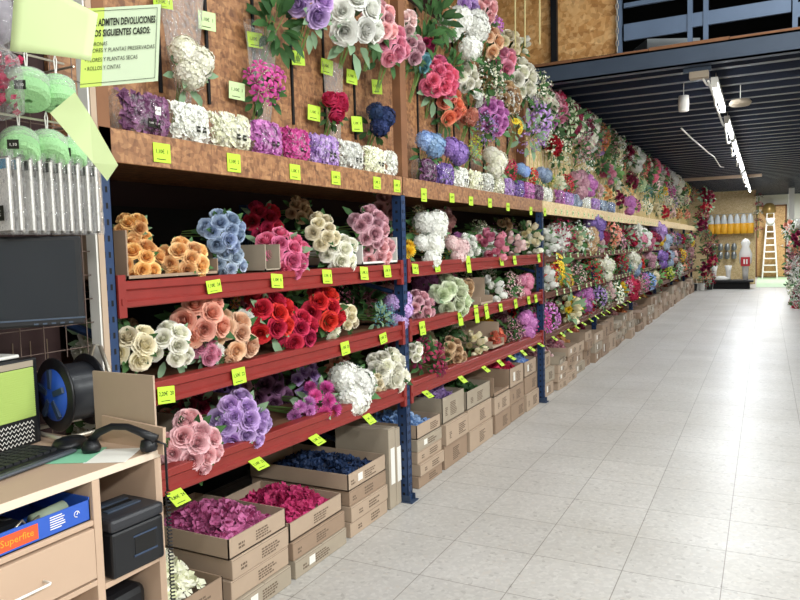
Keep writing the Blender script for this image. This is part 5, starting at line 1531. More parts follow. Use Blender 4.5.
# further bays: seeded variety
rs = random.Random(21); cols = ['dusty pink', 'blush', 'mauve pink', 'orange', 'salmon', 'burgundy', 'tan', 'ivory', 'crimson', 'dusty pink', 'rust', 'tan']
y = 6.42; k = 0; bay_i = Counter()
while y < 21.6:
    wdt = rs.uniform(.34, .52); tot = rs.uniform(.28, .45); nl = rs.choice([2, 3, 3, 4]); bi = bayof(y+.1)
    if y+wdt > POSTS[bi+1]-.04 and y < POSTS[bi+1]+.04 and bi < 7:
        if POSTS[bi+1]-.04-y > .2: wdt = POSTS[bi+1]-.04-y
        else: y = POSTS[bi+1]+.04; continue
    zs = [tot*i/nl for i in range(nl+1)]; bay_i[bi] += 1; op = rs.random() < .75
    wh = '%s of the %s bay' % (ORD[bay_i[bi]-1], BAYW[bi]); off = rs.uniform(-.05, .05)
    for i in range(nl):
        top = i == nl-1
        carton(y+rs.uniform(0, .03), y+wdt-rs.uniform(.005, .03), zs[i], zs[i+1]-.001, ('open' if top and op else 'closed')+' carton %s, stack %s' % (LAY[i], wh), top and op,
               xf=FX+.01+off*.5+rs.uniform(-.03, .03), rot=rs.uniform(-.05, .05), sticker=rs.random() < .3, marks=y < 12, lowfront=rs.choice([0, 0, .04]) if top and op else 0)
    if op:
        c_ = cols[k % len(cols)]
        pile('petal_heap', '%s blossoms in the open carton of the %s stack, %s bay' % (c_, ORD[bay_i[bi]-1], BAYW[bi]), y+.03, y+wdt-.03, tot-.05, c_, xf=FX-.05+off, h=.12, seed=k+30, n=150, fr=.035, dep=.4)
    k += 1; y += wdt+rs.uniform(.01, .05)

# cartons and trays among the flowers on the shelves
def shelfbox(y0, y1, z, h, label, tall_end=None, lowf=0, dep=.42, xf=-1.80, m=None):
    t = carton(y0, y1, z, z+h, label, True, xf=xf, dep=dep, marks=False, lowfront=lowf, grp='cartons among the flowers', m=m)
    if tall_end:
        ye = (y0-(y0+y1)/2) if tall_end[0] == 'a' else (y1-(y0+y1)/2)-.006
        boxo('end_flap', (-dep*.5, ye, h), (dep*.5*tall_end[2], ye+.006, h+tall_end[1]), m or M_CARD, t)
    return t
shelfbox(1.6, 2.02, 1.366, .06, 'low-fronted carton holding the orange roses on the top shelf', ('a', .10, 1), .045, m=M_CARD3)
shelfbox(2.30, 2.40, 1.366, .11, 'small carton with a curved edge behind the blue roses', None, .10)
shelfbox(3.08, 3.46, 1.366, .10, 'pale wooden tray holding the light pink roses', ('b', .04, 1), .085, m=M_WHITE)
shelfbox(4.72, 4.98, 1.022, .06, 'carton with a raised flap beside the tan roses, middle shelf', ('b', .13, .7), .04)
shelfbox(4.95, 5.22, .675, .06, 'carton with a raised flap before the coral peonies, lower shelf', ('b', .12, .8), .04)
shelfbox(2.02, 2.30, .70, .12, 'carton behind the lilac roses on the lower shelf', ('b', .03, 1), .1, xf=-1.9)

# flower sleeves on the OSB wall
for i, (x, y, z, R, lab) in enumerate(((-1.97, 2.07, 2.24, .1, 'ivory hydrangeas'), (-1.97, 2.55, 2.2, .08, 'magenta lilies'), (-1.97, 3.13, 2.16, .06, 'crimson peonies'))):
    b = MB(); rnd = random.Random(i); P = []
    for q in range(6):
        z_ = -.22+q*.09; r_ = .03+R*.95*(q/5)**.8; P.append([Vector((r_*.35*math.cos(a*2*PI/14), r_*math.sin(a*2*PI/14)*(1+rnd.uniform(-.08, .08)), z_)) for a in range(14)])
    b.grid(P, closed=True)
    tagp(link('film_sleeve', b.mesh('film_sleeve', [M_FILM], True), None, (x, y, z)), 'crinkled clear film sleeve around the %s on the OSB wall' % lab, 'film sleeve', 'film sleeves')

# ================================================================== desk
DX, DY0, DY1, DZ = -1.566, .2, 1.476, .88; K = .8763
t = thing('desk', 'pale wood-effect counter with drawer and open compartments at the aisle start', 'desk', (-1.372, 1.293, .179)); t.scale = (K,)*3
def dk(name, x0, y0, z0, x1, y1, z1, m=M_DESK, par=None): return boxo(name, (x0, y0, z0), (x1, y1, z1), m, par or t, .0015)
dep = .52; Ly = DY0-DY1
dk('desktop', -dep, Ly, DZ-.022, .0, 0, DZ); dk('edge_band', .0, Ly, DZ-.022, .001, 0, DZ, M_DESKE)
dk('side_panel', -dep, -.024, -.203, .001, 0, DZ-.023); dk('side_panel', -dep, Ly, -.203, 0, Ly+.022, DZ-.023)
dv = 1.25-DY1
dk('divider', -dep, dv-.012, -.203, .0, dv+.012, DZ-.023, M_DESK)
dk('back_board', -dep, Ly+.022, .1, -dep+.012, -.024, DZ-.023, mat('desk_inside', '6e5444', .7))
dk('shelf', -dep+.012, Ly+.022, .738, -.002, dv-.012, .752); dk('shelf', -dep+.012, dv+.012, .552, 0, -.024, .568)
dk('shelf', -dep+.012, Ly+.022, .575, 0, dv-.012, .59)
dr = dk('drawer', -.4, Ly+.026, .598, .004, dv-.016, .732)
b = MB(); b.tube([(.004, -.50, .656), (.03, -.50, .656), (.034, -.495, .657), (.034, -.40, .657), (.03, -.395, .657), (.004, -.395, .657)], .0033, 8); link('handle', b.mesh('handle', [M_WHITE], True), dr)
dk('shelf', -dep+.012, Ly+.022, .30, 0, -.024, .315)
# blue box in the desk
t2 = thing('blue_box', 'blue open carton with an orange logo and white print inside the desk compartment', 'box', (-1.381, .955, .8385)); t2.scale = (K,)*3
M_BB = mat('blue_card', '2f58b5', .5); M_OR = mat('orange_print', 'e0562e', .5); M_YE = mat('yellow_print', 'f0a030', .5)
b = MB(); L_ = .145
b.box((-.003, -.4, 0), (0, L_, .055)); b.box((-.25, -.4, 0), (-.247, L_, .055)); b.box((-.25, L_-.003, 0), (0, L_, .062)); b.box((-.25, -.4, 0), (0, -.397, .055)); b.box((-.25, -.4, 0), (0, L_, .003))
link('carton', b.mesh('carton', [M_BB]), t2)
boxo('logo_panel', (.0002, -.115, .008), (.0008, -.005, .046), M_OR, t2); link('lettering', text_mesh('Superfite', .024, M_YE, .0003), t2, (.0014, -.06, .028), (ROT_X.x, ROT_X.y, ROT_X.z))
b = MB(); rnd = random.Random(3)
for i in range(6): b.box((.0003, .028, .045-i*.006), (.0008, .028+rnd.uniform(.03, .05), .0475-i*.006))
link('small_print', b.mesh('small_print', [M_PAPER]), t2)
b = MB(); b.tube([(.0005, .105+.008*math.cos(a*.8), .03+.008*math.sin(a*.8)) for a in range(7)], .0011, 4); b.tube([(.0005, .105, .028), (.0005, .11, .036)], .0012, 4); link('tick_mark', b.mesh('tick_mark', [M_PAPER]), t2)
# clutter in it
b = MB(); b.tube([(0, -.03, 0), (0, .05, .006)], [.018, .018], 14); b.tube([(0, .05, .006), (0, .052, .006)], [.014, .012], 12)
o = link('tape_roll_packet', b.mesh('roll', [mat('grey_green_label', '93a08b', .6)], True), None, (-1.426, .999, .866)); tagp(o, 'grey-green cylindrical packet lying in the blue box', 'packet')
b = MB(); b.tube([(0, 0, 0), (.01, .01, .03), (0, .03, .035), (0, .045, .01)], .003, 6); b.tube([(0, .03, 0), (.01, .04, .025), (0, .07, .03)], .003, 6)
o = link('wire_loop', b.mesh('wire', [M_WIRE], True), None, (-1.407, .903, .852)); tagp(o, 'bent silver wire loops in the blue box', 'wire')
b = MB(); b.box((-.1, -.17, 0), (0, .0, .035)); b.tube([(-.02, -.2, .03), (-.05, -.05, .045), (-.03, .0, .03)], .006, 6)
tagp(link('black_tool_case', b.mesh('case', [M_BLACK]), None, (-1.434, .946, .843)), 'black case lying at the back of the blue box', 'case')
# shredder / dispenser
t3 = thing('paper_shredder', 'small black shredder with a window, standing on the desk shelf', 'shredder', (-1.357, 1.198, .6785), -.06); t3.scale = (K,)*3
o = boxo('body', (-.16, -.087, 0), (0, .087, .128), M_BLACK, t3, .008); o = boxo('head', (-.165, -.09, .128), (.002, .09, .165), mat('charcoal_plastic', '2b2c31', .35), t3, .01)
boxo('feed_slot', (-.10, -.06, .165), (-.085, .05, .1665), M_BLACKM, t3); b = MB(); b.box((-.075, -.055, .165), (-.055, .055, .169)); b.box((-.13, -.055, .165), (-.11, .055, .168)); link('slot_rim', b.mesh('slot_rim', [M_STEEL]), t3)
boxo('window', (0, -.015, .045), (.0012, .055, .095), mat('smoked_window', '0a0a0c', .1), t3); b = MB(); b.box((.0005, -.02, .04), (.003, .06, .045)); b.box((.0005, -.02, .095), (.003, .06, .099)); link('window_frame', b.mesh('window_frame', [M_DARKBLUE]), t3)
boxo('side_label', (-.14, -.0885, .09), (-.11, -.0872, .11), M_PAPER, t3)
b = MB(); b.box((-.12, -.06, 0), (0, .06, .02)); b.box((-.11, -.05, .02), (-.01, .05, .028)); tagp(link('note_pad', b.mesh('pad', [M_CARD2]), None, (-1.635, 1.183, .678)), 'small pad lying behind the black shredder', 'pad')
b = MB(); b.box((-.26, -.07, 0), (-.02, .07, .15)); tagp(bevel(link('black_bin', b.mesh('bin', [M_BLACK]), None, (-1.39, 1.192, .458)), .02), 'black plastic bin on the shelf below the shredder', 'bin')
# things on the desk
z = .951
t4 = thing('computer_keyboard', 'black computer keyboard on the counter in front of the patterned box', 'keyboard', (-1.60, 1.03, z), .15)
b = MB(); b.box((-.075, -.38, 0), (.07, .14, .014)); o = link('case', b.mesh('case', [M_BLACK]), t4); bevel(o, .006, 3)
b = MB()
for i in range(5):
    for j in range(22):
        y_ = -.37+j*.022; x_ = -.06+i*.022
        b.box((x_, y_, .014), (x_+.018, y_+.018, .020))
link('keys', b.mesh('keys', [mat('key_black', '1f2024', .5)]), t4); boxo('wrist_edge', (.062, -.38, .003), (.082, .14, .012), mat('key_edge', '4b5058', .3), t4, .004)
t5 = thing('patterned_box', 'upright dark box with lime ribbed front and black-and-white zigzag band', 'box', (-1.71, 1.04, z), .14)
t5.scale = (1, 1, 1.12)
bx_ = boxo('casing', (-.09, -.4, 0), (0, .185, .205), M_BLACK, t5, .004)
M_RIB = mat('lime_ribbed', 'a9c066', .6)
b = MB()
for i in range(22): b.box((.0, -.4, .068+i*.0052), (.002, .17, .0713+i*.0052))
b.box((0, -.4, .066), (.001, .17, .184)); link('ribbed_panel', b.mesh('ribbed_panel', [M_RIB]), t5)
boxo('top_strip', (0, -.4, .186), (.002, .17, .2), M_CARD2, t5)
bg = boxo('zigzag_band', (0, -.4, .004), (.002, .17, .064), M_BLACKM, t5); b = MB()
for j in range(44):
    y_ = -.39+j*.0125
    for q in range(5):
        z0_ = .008+q*.0108
        b.tube([(.0024, y_, z0_), (.0024, y_+.0062, z0_+.007), (.0024, y_+.0125, z0_)], .001, 4)
link('zigzag_pattern', b.mesh('zigzag_pattern', [M_PAPER]), bg)
b = MB()
for j in range(5): b.box((.002, -.02+j*.011, .062), (.003, -.013+j*.011, .072))
link('badge', b.mesh('badge', [M_INKB]), t5)
o = boxo('white_tray_item', (-.09, -.4, .2065), (-.02, .15, .216), M_WHITE, None, .004); o.location = (-1.71, 1.04, z+.026); o.rotation_euler = (0, 0, .14); o.name = 'white_ruler'; tagp(o, 'long white bar lying on top of the patterned box', 'bar')
# cable reel
t6 = thing('cable_reel', 'black cable reel with a blue hub on a silver tube stand', 'cable reel', (-1.722, 1.325, z+.118), -.17)
ax = Vector((-.15, 1, 0)).normalized()
b = MB(); b.lathe([(.001, 0), (.105, 0), (.108, .004), (.105, .01), (.001, .01)], 36, axis='y', c=(0, -.065, 0)); link('flange', b.mesh('flange', [M_BLACK], True), t6)
b = MB(); b.lathe([(.001, 0), (.105, 0), (.108, .004), (.105, .01), (.001, .01)], 36, axis='y', c=(0, .035, 0)); link('flange', b.mesh('flange', [M_BLACK], True), t6)
b = MB(); b.lathe([(.082+.003*(i % 2), -.053+i*.0044) for i in range(21)], 32, axis='y'); link('wound_cable', b.mesh('wound_cable', [mat('reel_cable', '24262b', .35)], True), t6)
b = MB(); b.lathe([(.001, -.074), (.03, -.074), (.075, -.068), (.078, -.06)], 30, axis='y'); link('hub', b.mesh('hub', [mat('blue_hub', '2a55b8', .4)], True), t6)
b = MB()
for k in range(5):
    a = k*1.2566; b.box((-.008, -.078, .02), (.008, -.07, .075), M=Matrix.Rotation(a, 4, 'Y'))
link('hub_spoke', b.mesh('hub_spoke', [M_DARKBLUE]), t6)
b = MB(); b.tube([(.1, -.1, -.108), (.1, .1, -.108), (.07, .12, -.106), (-.07, .12, -.106), (-.1, .1, -.108), (-.1, -.1, -.108), (.1, -.1, -.108)], .0075, 8); b.tube([(.1, .08, -.108), (.09, .075, 0), (.02, .075, .125), (0, .075, .13), (-.02, .075, .125), (-.09, .075, 0), (-.1, .08, -.108)], .0065, 8); link('tube_stand', b.mesh('tube_stand', [M_WIRE], True), t6)
t6.scale = (.95,)*3
# phone handset on the base, coiled cord
t7 = thing('telephone', 'black telephone handset lying on the counter, its coiled cord hanging over the edge', 'telephone', (-1.44, 1.225, z))
b = MB(); pts = [(-.075, -.025, .026), (-.055, -.016, .050), (-.02, -.002, .066), (.02, .01, .066), (.055, .022, .052), (.09, .036, .034)]; b.tube(pts, [.010, .010, .009, .009, .010, .013], 12)
b.lathe([(.001, .0), (.021, .002), (.024, .012), (.018, .028), (.001, .034)], 18, c=(-.072, -.025, 0)); b.lathe([(.001, .0), (.019, .002), (.022, .012), (.018, .028), (.001, .034)], 18, c=(.07, .03, .004))
link('handset', b.mesh('handset', [M_BLACK], True), t7)
cb = MB(); cb.tube([(.09, .036, .03), (.105, .05, .02), (.103, .052, -.03), (.100, .055, -.10)], .0032, 8); link('straight_cord', cb.mesh('cord', [M_BLACK], True), t7)
cc = MB(); pts = []
for i in range(46*10):
    a = i/10*2*PI; pts.append(Vector((.100+.0055*math.cos(a), .055+.0055*math.sin(a), -.10-i*.00095)))
cc.tube(pts, .0018, 5); link('coiled_cord', cc.mesh('coiled_cord', [M_BLACK], True), t7)
b = MB(); b.lathe([(.001, .0), (.036, .002), (.042, .01), (.036, .022), (.001, .027)], 24); o = link('computer_mouse', b.mesh('mouse', [M_BLACK], True), None, (-1.60, 1.205, z+.003), (0, 0, .6)); o.scale = (1.0, 1.35, .9); tagp(o, 'black rounded computer mouse beside the telephone', 'mouse')
b = MB(); b.box((-.085, -.07, 0), (.06, .06, .001)); tagp(link('leaflet', b.mesh('leaflet', [mat('mint_paper', '86c9a6', .6)]), None, (-1.535, 1.165, z), (0, 0, .5)), 'mint green leaflet lying under the computer mouse', 'leaflet')
b = MB(); b.box((-.05, -.07, 0), (.05, .05, .0008)); tagp(link('paper_sheet', b.mesh('sheet', [M_PAPER]), None, (-1.44, 1.21, z+.0), (0, 0, .5)), 'white paper sheet lying under the telephone handset', 'paper')
# cardboard sheets behind
b = MB(); b.box((-.112, -.003, 0), (.112, .003, .34)); t8 = link('cardboard_sheet', b.mesh('sheet', [M_CARD]), None, (-1.503, 1.302, .797), (0, .0, 0)); tagp(t8, 'plain upright cardboard sheet fixed behind the telephone at the counter end', 'cardboard')
b = MB(); b.box((-.11, -.004, 0), (.11, .004, .07)); b.box((.108, -.005, -.0), (.113, .005, .07)); t9 = link('cardboard_strip', b.mesh('strip', [M_DESK]), None, (-1.466, 1.289, .945), (0, .06, 0)); tagp(t9, 'low pale board edging the counter end in front of the cardboard sheet', 'board')
# monitor
t10 = thing('computer_monitor', 'black flat computer monitor under the hanging packets, switched off', 'monitor', (-1.92, 1.22, 1.25), 0)
MR = Matrix.Rotation(math.radians(-58), 4, 'Z')
def mon(name, lo, hi, m, bv=0):
    b = MB(); b.box(lo, hi); o = link(name, b.mesh(name, [m]), t10)
    if bv: bevel(o, bv)
    return o
t10.rotation_euler = (0, 0, math.radians(-33.2)); t10.location = (-1.567, 1.25, 1.272)
# local +y runs toward the image's far side; face looks along +x
mon('bezel', (-.03, -.44, 0), (0, 0, .228), M_BLACK, .006)
sc_ = mon('screen', (0, -.425, .022), (.0012, -.016, .217), mat('dark_screen', '20242a', .16), 0)
mon('bottom_edge', (.0, -.44, .016), (.003, -.0, .02), M_STEEL); b = MB()
for i in range(5): b.box((.0, -.12+i*.02, .005), (.002, -.11+i*.02, .009))
link('buttons', b.mesh('buttons', [M_STEEL]), t10)
b = MB(); b.box((-.05, -.40, -.3), (-.03, -.30, .1)); link('neck', b.mesh('neck', [M_BLACK]), t10)
b = MB(); b.lathe([(.001, -.318), (.08, -.318), (.08, -.31), (.03, -.30), (.001, -.30)], 24, c=(-.03, -.35, 0)); link('base', b.mesh('base', [M_BLACK], True), t10)

# ================================================================== grid rack with hanging goods
GX = -1.775
t11 = thing('grid_display_rack', 'white-framed wire grid panel with hooks beside the first upright', 'display rack', (GX, 1.455, .001))
b = MB(); b.box((-.012, -.012, 0), (.028, .014, 2.5)); link('frame_post', b.mesh('frame_post', [M_WHITE]), t11)
b = MB(); b.box((.0285, -.006, 0), (.033, .014, 2.5)); link('side_board', b.mesh('side_board', [M_CARD]), t11)
b = MB()
for i in range(19): b.tube([(0, -1.2, 1.18+i*.07), (0, 0, 1.18+i*.07)], .0016, 5)
for j in range(16): b.tube([(.003, -.04-j*.07, 1.16), (.003, -.04-j*.07, 2.5)], .0016, 5)
link('wire_grid', b.mesh('wire_grid', [mat('dull_wire', '6b5a52', .5, .5)]), t11)
boxo('back_board', (-.165, -1.2, 0), (-.155, -.012, 2.5), M_DARKWALL, t11)
b = MB()
for i in range(12): b.box((-.155, -1.2, .5+i*.055), (-.153, -.012, .503+i*.055))
for j in range(20): b.box((-.155, -.06-j*.055, .4), (-.153, -.057-j*.055, 1.2))
link('panel_joint', b.mesh('panel_joint', [M_INK]), t11)
for zz in (1.945, 1.79, 1.70):
    b = MB(); b.tube([(.15, -1.2, zz-.0), (.15, -.18, zz-.0)], .003, 6)
    for j in range(3): b.tube([(0, -.15-j*.35, zz), (.15, -.15-j*.35, zz)], .003, 6)
    link('hanging_rod', b.mesh('hanging_rod', [M_WIRE]), t11)
def twine(y, z, r, l, lab, tilt, white=False, lbl=True):
    t = thing('twine_roll', lab, 'twine roll', (GX+.155, y, z), 0, 'green twine rolls hung on the grid rack')
    b = MB(); prof = [(.008, -l), (r*.8, -l), (r, -l*.8), (r, l*.8), (r*.85, l), (.008, l), (.008, -l)]
    b.lathe(prof, 30); o = link('roll', b.mesh('roll', [M_GREENROLL]), t); o.rotation_euler = (0, tilt, -.6)
    b = MB(); b.lathe([(r*.4, l*1.3), (r*1.03, l*.85), (r*1.04, -l*.1)], 22); f = link('film_cap', b.mesh('film_cap', [M_FILM], True), t); f.rotation_euler = (0, tilt, -.6)
    if lbl:
        e = boxo('label', (r*1.16, -.013, -.010), (r*1.17, .013, .012), M_INKB, t); e.rotation_euler = (0, 0, -.9); link('lettering', text_mesh('1,10', .010, M_PAPER, .0002), e, (r*1.17+.0006, 0, 0), ROT_X)
    b = MB(); b.tube([(0, 0, l), (0, .004, l+.05), (0, 0, l+.065), (0, -.004, l+.05), (0, 0, l)], .0016, 5, cap=False); link('loop', b.mesh('loop', [M_WHITE]), t)
twine(1.164, 1.858, .05, .036, 'green twine roll wrapped in film, upper row beside the red net packet', -.55, True)
twine(1.246, 1.862, .045, .036, 'green twine roll in the upper row partly behind the folded paper', -.45, False, False)
twine(1.134, 1.715, .044, .034, 'green twine roll in the lower row nearest the camera side, black label', -.75)
twine(1.21, 1.715, .048, .034, 'green twine roll in the middle of the lower row, crinkled film', -.7, False, False)
twine(1.274, 1.712, .040, .03, 'green twine roll ending the lower row by the white post', -.7)
t = thing('net_packet', 'packet with dark red contents hanging beside the upper twine rolls', 'packet', (GX+.15, 1.095, 1.865), 0)
b = MB(); 
for i in range(120):
    c = Vector((random.uniform(-.03, .03), random.uniform(-.05, .03), random.uniform(-.06, .06))); d = Vector((random.uniform(-1, 1), random.uniform(-1, 1), random.uniform(-1, 1))).normalized()*.014; e = d.orthogonal().normalized()*.014
    b.quad([c, c+d, c+d+e, c+e], 0, random.random())
link('contents', b.mesh('contents', [PET['crimson']]), t)
b = MB(); b.lathe([(.005, -.09), (.05, -.07), (.055, 0), (.045, .06), (.008, .09)], 16); link('film', b.mesh('film', [M_FILM], True), t)
t = thing('film_packet', 'clear crinkled packet hanging at the top of the grid rack behind the papers', 'packet', (GX+.15, 1.10, 2.03), 0)
b = MB(); b.lathe([(.005, -.1), (.05, -.08), (.06, 0), (.05, .07), (.008, .1)], 16); link('film', b.mesh('film', [M_FILM], True), t)
b = MB(); b.lathe([(.005, -.08), (.03, -.06), (.035, 0), (.03, .05), (.008, .08)], 12); link('contents', b.mesh('contents', [mat('grey_goods', '8d8790', .6, noise=.5, nscale=60)], True), t)
M_PK = mat('packet_card', 'd9d6d2', .5); M_PKT = mat('teal_print', '4f8fb0', .5); M_GREYF = mat('grey_film', '8b8680', .25)
for i in range(10):
    y_ = 1.325-i*.0275
    t = thing('narrow_packet', 'narrow clear packet with white card, %s from the white post in the row' % ORD[i], 'packet', (GX+.155, y_, 1.503), random.uniform(-.12, .12), 'narrow packets in a row on the grid rack')
    boxo('card', (-.03, -.003, .01), (.034, .003, .18), M_PK, t); boxo('insert', (-.036, .0035, .005), (.03, .010, .185), M_GREYF, t)
    b = MB(); b.grid([[(-.04, -.006, 0), (-.04, -.006, .2)], [(0, -.014, 0), (0, -.010, .2)], [(.04, -.006, 0), (.04, -.006, .2)], [(.04, .013, 0), (.04, .011, .2)], [(0, .016, 0), (0, .013, .2)], [(-.04, .013, 0), (-.04, .011, .2)]]); link('film', b.mesh('film', [M_FILM], False), t)
    boxo('header', (-.02, -.0034, .155), (.03, -.003, .178), M_PKT if i > 7 else M_BLACK, t)
    if i in (0, 1, 4, 6, 9):
        zl = {0: .065, 1: .05, 4: .12, 6: .13, 9: .05}[i]; e = boxo('label', (.0, -.016, zl-.018), (.03, -.0152, zl+.018), M_INKB, t)
        link('lettering', text_mesh('1,10', .009, M_PAPER, .0002), e, (.015, -.0166, zl), (PI/2, PI/2, 0))

# ================================================================== papers hanging at the top
def sheet(name, corners, m, label, cat='paper', th=.0006):
    """flat paper given by its four corners in space"""
    v = [Vector(c) for c in corners]; n_ = (v[1]-v[0]).cross(v[3]-v[0]).normalized()*th
    b = MB(); N = 8; P = []
    for i in range(N+1):
        r_ = []
        for j in range(N+1):
            u, w_ = i/N, j/N
            p = (v[0]*(1-u)+v[1]*u)*(1-w_)+(v[3]*(1-u)+v[2]*u)*w_
            r_.append(p+n_.normalized()*.004*math.sin(u*PI)*math.cos(w_*2))
        P.append(r_)
    b.grid(P); o = link(name, b.mesh(name, [m], True)); s_ = o.modifiers.new('thickness', 'SOLIDIFY'); s_.thickness = .0006
    return tagp(o, label, cat)
M_LIME = mat('lime_paper', 'd8e6b0', .55); M_MINT = mat('mint_white_paper', 'd6e4c6', .55)
for m_ in (M_LIME, M_MINT):
    nt = m_.node_tree; b_ = nt.nodes['Principled BSDF']; tr = nt.nodes.new('ShaderNodeBsdfTranslucent'); tr.inputs[0].default_value = b_.inputs['Base Color'].default_value
    ms = nt.nodes.new('ShaderNodeMixShader'); ms.inputs[0].default_value = .3; nt.links.new(b_.outputs[0], ms.inputs[1]); nt.links.new(tr.outputs[0], ms.inputs[2]); nt.links.new(ms.outputs[0], nt.nodes['Material Output'].inputs['Surface'])
M_LIMED = mat('lime_strip', 'b9cf5c', .55)
sheet('paper_sheet', [(-1.1552, 0.8014, 1.8008), (-1.0692, 0.8952, 1.7923), (-1.0653, 0.9128, 1.8778), (-1.1556, 0.8227, 1.9426)], M_LIME, 'blank pale lime sheet hanging in front of the returns notice')
# folded strip: two flaps meeting at one crease
b = MB()
b.quad([(-1.1785, 0.889, 1.7123), (-1.1117, 0.9223, 1.6188), (-1.13, 0.9369, 1.7107), (-1.1553, 0.9272, 1.7544)])
b.quad([(-1.1117, 0.9223, 1.6188), (-1.095, 0.9377, 1.5857), (-1.0756, 0.9479, 1.6147), (-1.13, 0.9369, 1.7107)])
o = link('folded_paper', b.mesh('folded_paper', [M_LIME])); s_ = o.modifiers.new('thickness', 'SOLIDIFY'); s_.thickness = .0006
tagp(o, 'folded pale lime paper strip hanging over the green twine rolls', 'paper')
# returns notice
BL, BR, TR, TL = [Vector(c) for c in ((-1.3282, 1.0793, 1.8115), (-1.2222, 1.2019, 1.8365), (-1.2201, 1.2176, 2.0096), (-1.3249, 1.0962, 1.9829))]
t = thing('returns_notice', 'pale green notice with black Spanish lettering about returns, hanging by the first stud', 'notice', BL)
u = (BR-BL); v = (TL-BL); W_, H_ = u.length, v.length; nn = u.cross(v).normalized()
MU = Matrix((( u.x/W_, v.x/H_, nn.x, 0), (u.y/W_, v.y/H_, nn.y, 0), (u.z/W_, v.z/H_, nn.z, 0), (0, 0, 0, 1)))
b = MB(); b.grid([[MU @ Vector((0, 0, 0)), MU @ Vector((W_, 0, 0))], [MU @ Vector((0, H_, 0)), MU @ Vector((W_, H_*1.01, 0))]])
o = link('card', b.mesh('card', [M_MINT]), t); s_ = o.modifiers.new('thickness', 'SOLIDIFY'); s_.thickness = .0006
b = MB(); b.grid([[MU @ Vector((0, 0, .0012)), MU @ Vector((W_*.27, 0, .0012))], [MU @ Vector((0, H_, .0012)), MU @ Vector((W_*.27, H_, .0012))]])
link('lime_strip', b.mesh('lime_strip', [M_LIMED]), t)
b = MB(); m_ = .007
for x0, y0, x1, y1 in ((0.0, m_, W_-m_, m_+.0009), (W_-m_-.0009, m_, W_-m_, H_-m_), (.0, H_-m_, W_-m_, H_-m_+.0009)): b.box((x0, y0, .0018), (x1, y1, .0022), M=MU)
link('border_line', b.mesh('border_line', [M_INKB]), t)
def fit_text(s, x0, x1, yc, hh, bold=0):
    cu = bpy.data.curves.new('t', 'FONT'); cu.body = s; cu.size = 1; cu.extrude = .0; cu.offset = bold; cu.resolution_u = 2
    o = bpy.data.objects.new('t', cu); C.objects.link(o); me = bpy.data.meshes.new_from_object(o.evaluated_get(bpy.context.evaluated_depsgraph_get())); bpy.data.objects.remove(o)
    xs = [q.co.x for q in me.vertices]; ys = [q.co.y for q in me.vertices]; a, c, e, f = min(xs), max(xs), min(ys), max(ys)
    for q in me.vertices: q.co = MU @ Vector((x0+(q.co.x-a)/(c-a)*(x1-x0), yc-hh/2+(q.co.y-e)/(f-e)*hh, .0024))
    me.name = 'lettering'; me.materials.clear(); me.materials.append(M_INKB); link('lettering', me, t)
px = W_/78
def yy(py, x): return H_*(1-(py-(8-.06*(x)))/81.)
for s, a, c, py, hh, bo in (('NO SE ADMITEN DEVOLUCIONES', 1, 73, 21, 8.0, .03), ('EN LOS SIGUIENTES CASOS:', 1, 68, 32, 7.5, .03), ('• CORONAS', 4, 25, 43, 4.2, .0), ('• FLORES Y PLANTAS PRESERVADAS', 4, 73, 49.5, 4.2, .0),
                            ('• FLORES Y PLANTAS SECAS', 4, 56, 59, 4.2, .0), ('• ROLLOS Y CINTAS', 4, 39, 67.5, 4.2, .0)):
    fit_text(s, a*px, c*px, H_*(1-(py-6)/80.), hh*px, bo)

# ================================================================== far end of the aisle
WY = 25.28
t = thing('hanging_rod', 'metal rod on the OSB wall at the aisle end carrying clear and yellow bags', 'rod', (-.3, WY-.25, 2.25))
b = MB(); b.tube([(-1.35, 0, 0), (0, 0, 0)], .012, 6); b.tube([(-1.3, 0, 0), (-1.3, .25, 0)], .01, 5); b.tube([(-.05, 0, 0), (-.05, .25, 0)], .01, 5); link('rod', b.mesh('rod', [M_WIRE]), t)
M_CLEARBAG = mat('milky_film', 'cfd3d2', .25); M_YEL = mat('yellow_goods', 'e8a92a', .5)
for i in range(7):
    x = -1.58+i*.19
    tb = thing('gift_bag', 'clear bag with yellow contents on the end wall rod, %s from the flower rack' % ORD[i], 'bag', (x, WY-.25, 1.62), 0, 'bags on the end wall rod')
    b = MB(); b.lathe([(.001, 0), (.1, .005), (.1, .33), (.001, .34)], 12); o = link('contents', b.mesh('contents', [M_YEL], True), tb); o.scale = (1, .5, 1)
    b = MB(); b.lathe([(.092, .26), (.09, .4), (.07, .54), (.03, .62)], 12); o = link('film', b.mesh('film', [M_CLEARBAG], True), tb); o.scale = (1, .5, 1)
for i in range(8):
    x = -1.5+(i % 4)*.2; z_ = 1.08-(i//4)*.27
    tb = thing('silver_packet', 'silvery packet below the yellow bags, %s of the %s row' % (ORD[i % 4], 'upper' if i < 4 else 'lower'), 'packet', (x, WY-.15, z_), 0, 'silvery packets on the end wall')
    b = MB(); b.lathe([(.001, 0), (.07, .02), (.085, .12), (.06, .22), (.001, .25)], 10); o = link('pouch', b.mesh('pouch', [mat('silver_foil', '9fa3a2', .3, .6, noise=.6, nscale=25)], True), tb); o.scale = (1, .45, 1)
    b = MB(); b.tube([(0, 0, .24), (0, .15, .27)], .006, 5); link('hook', b.mesh('hook', [M_WIRE]), tb)
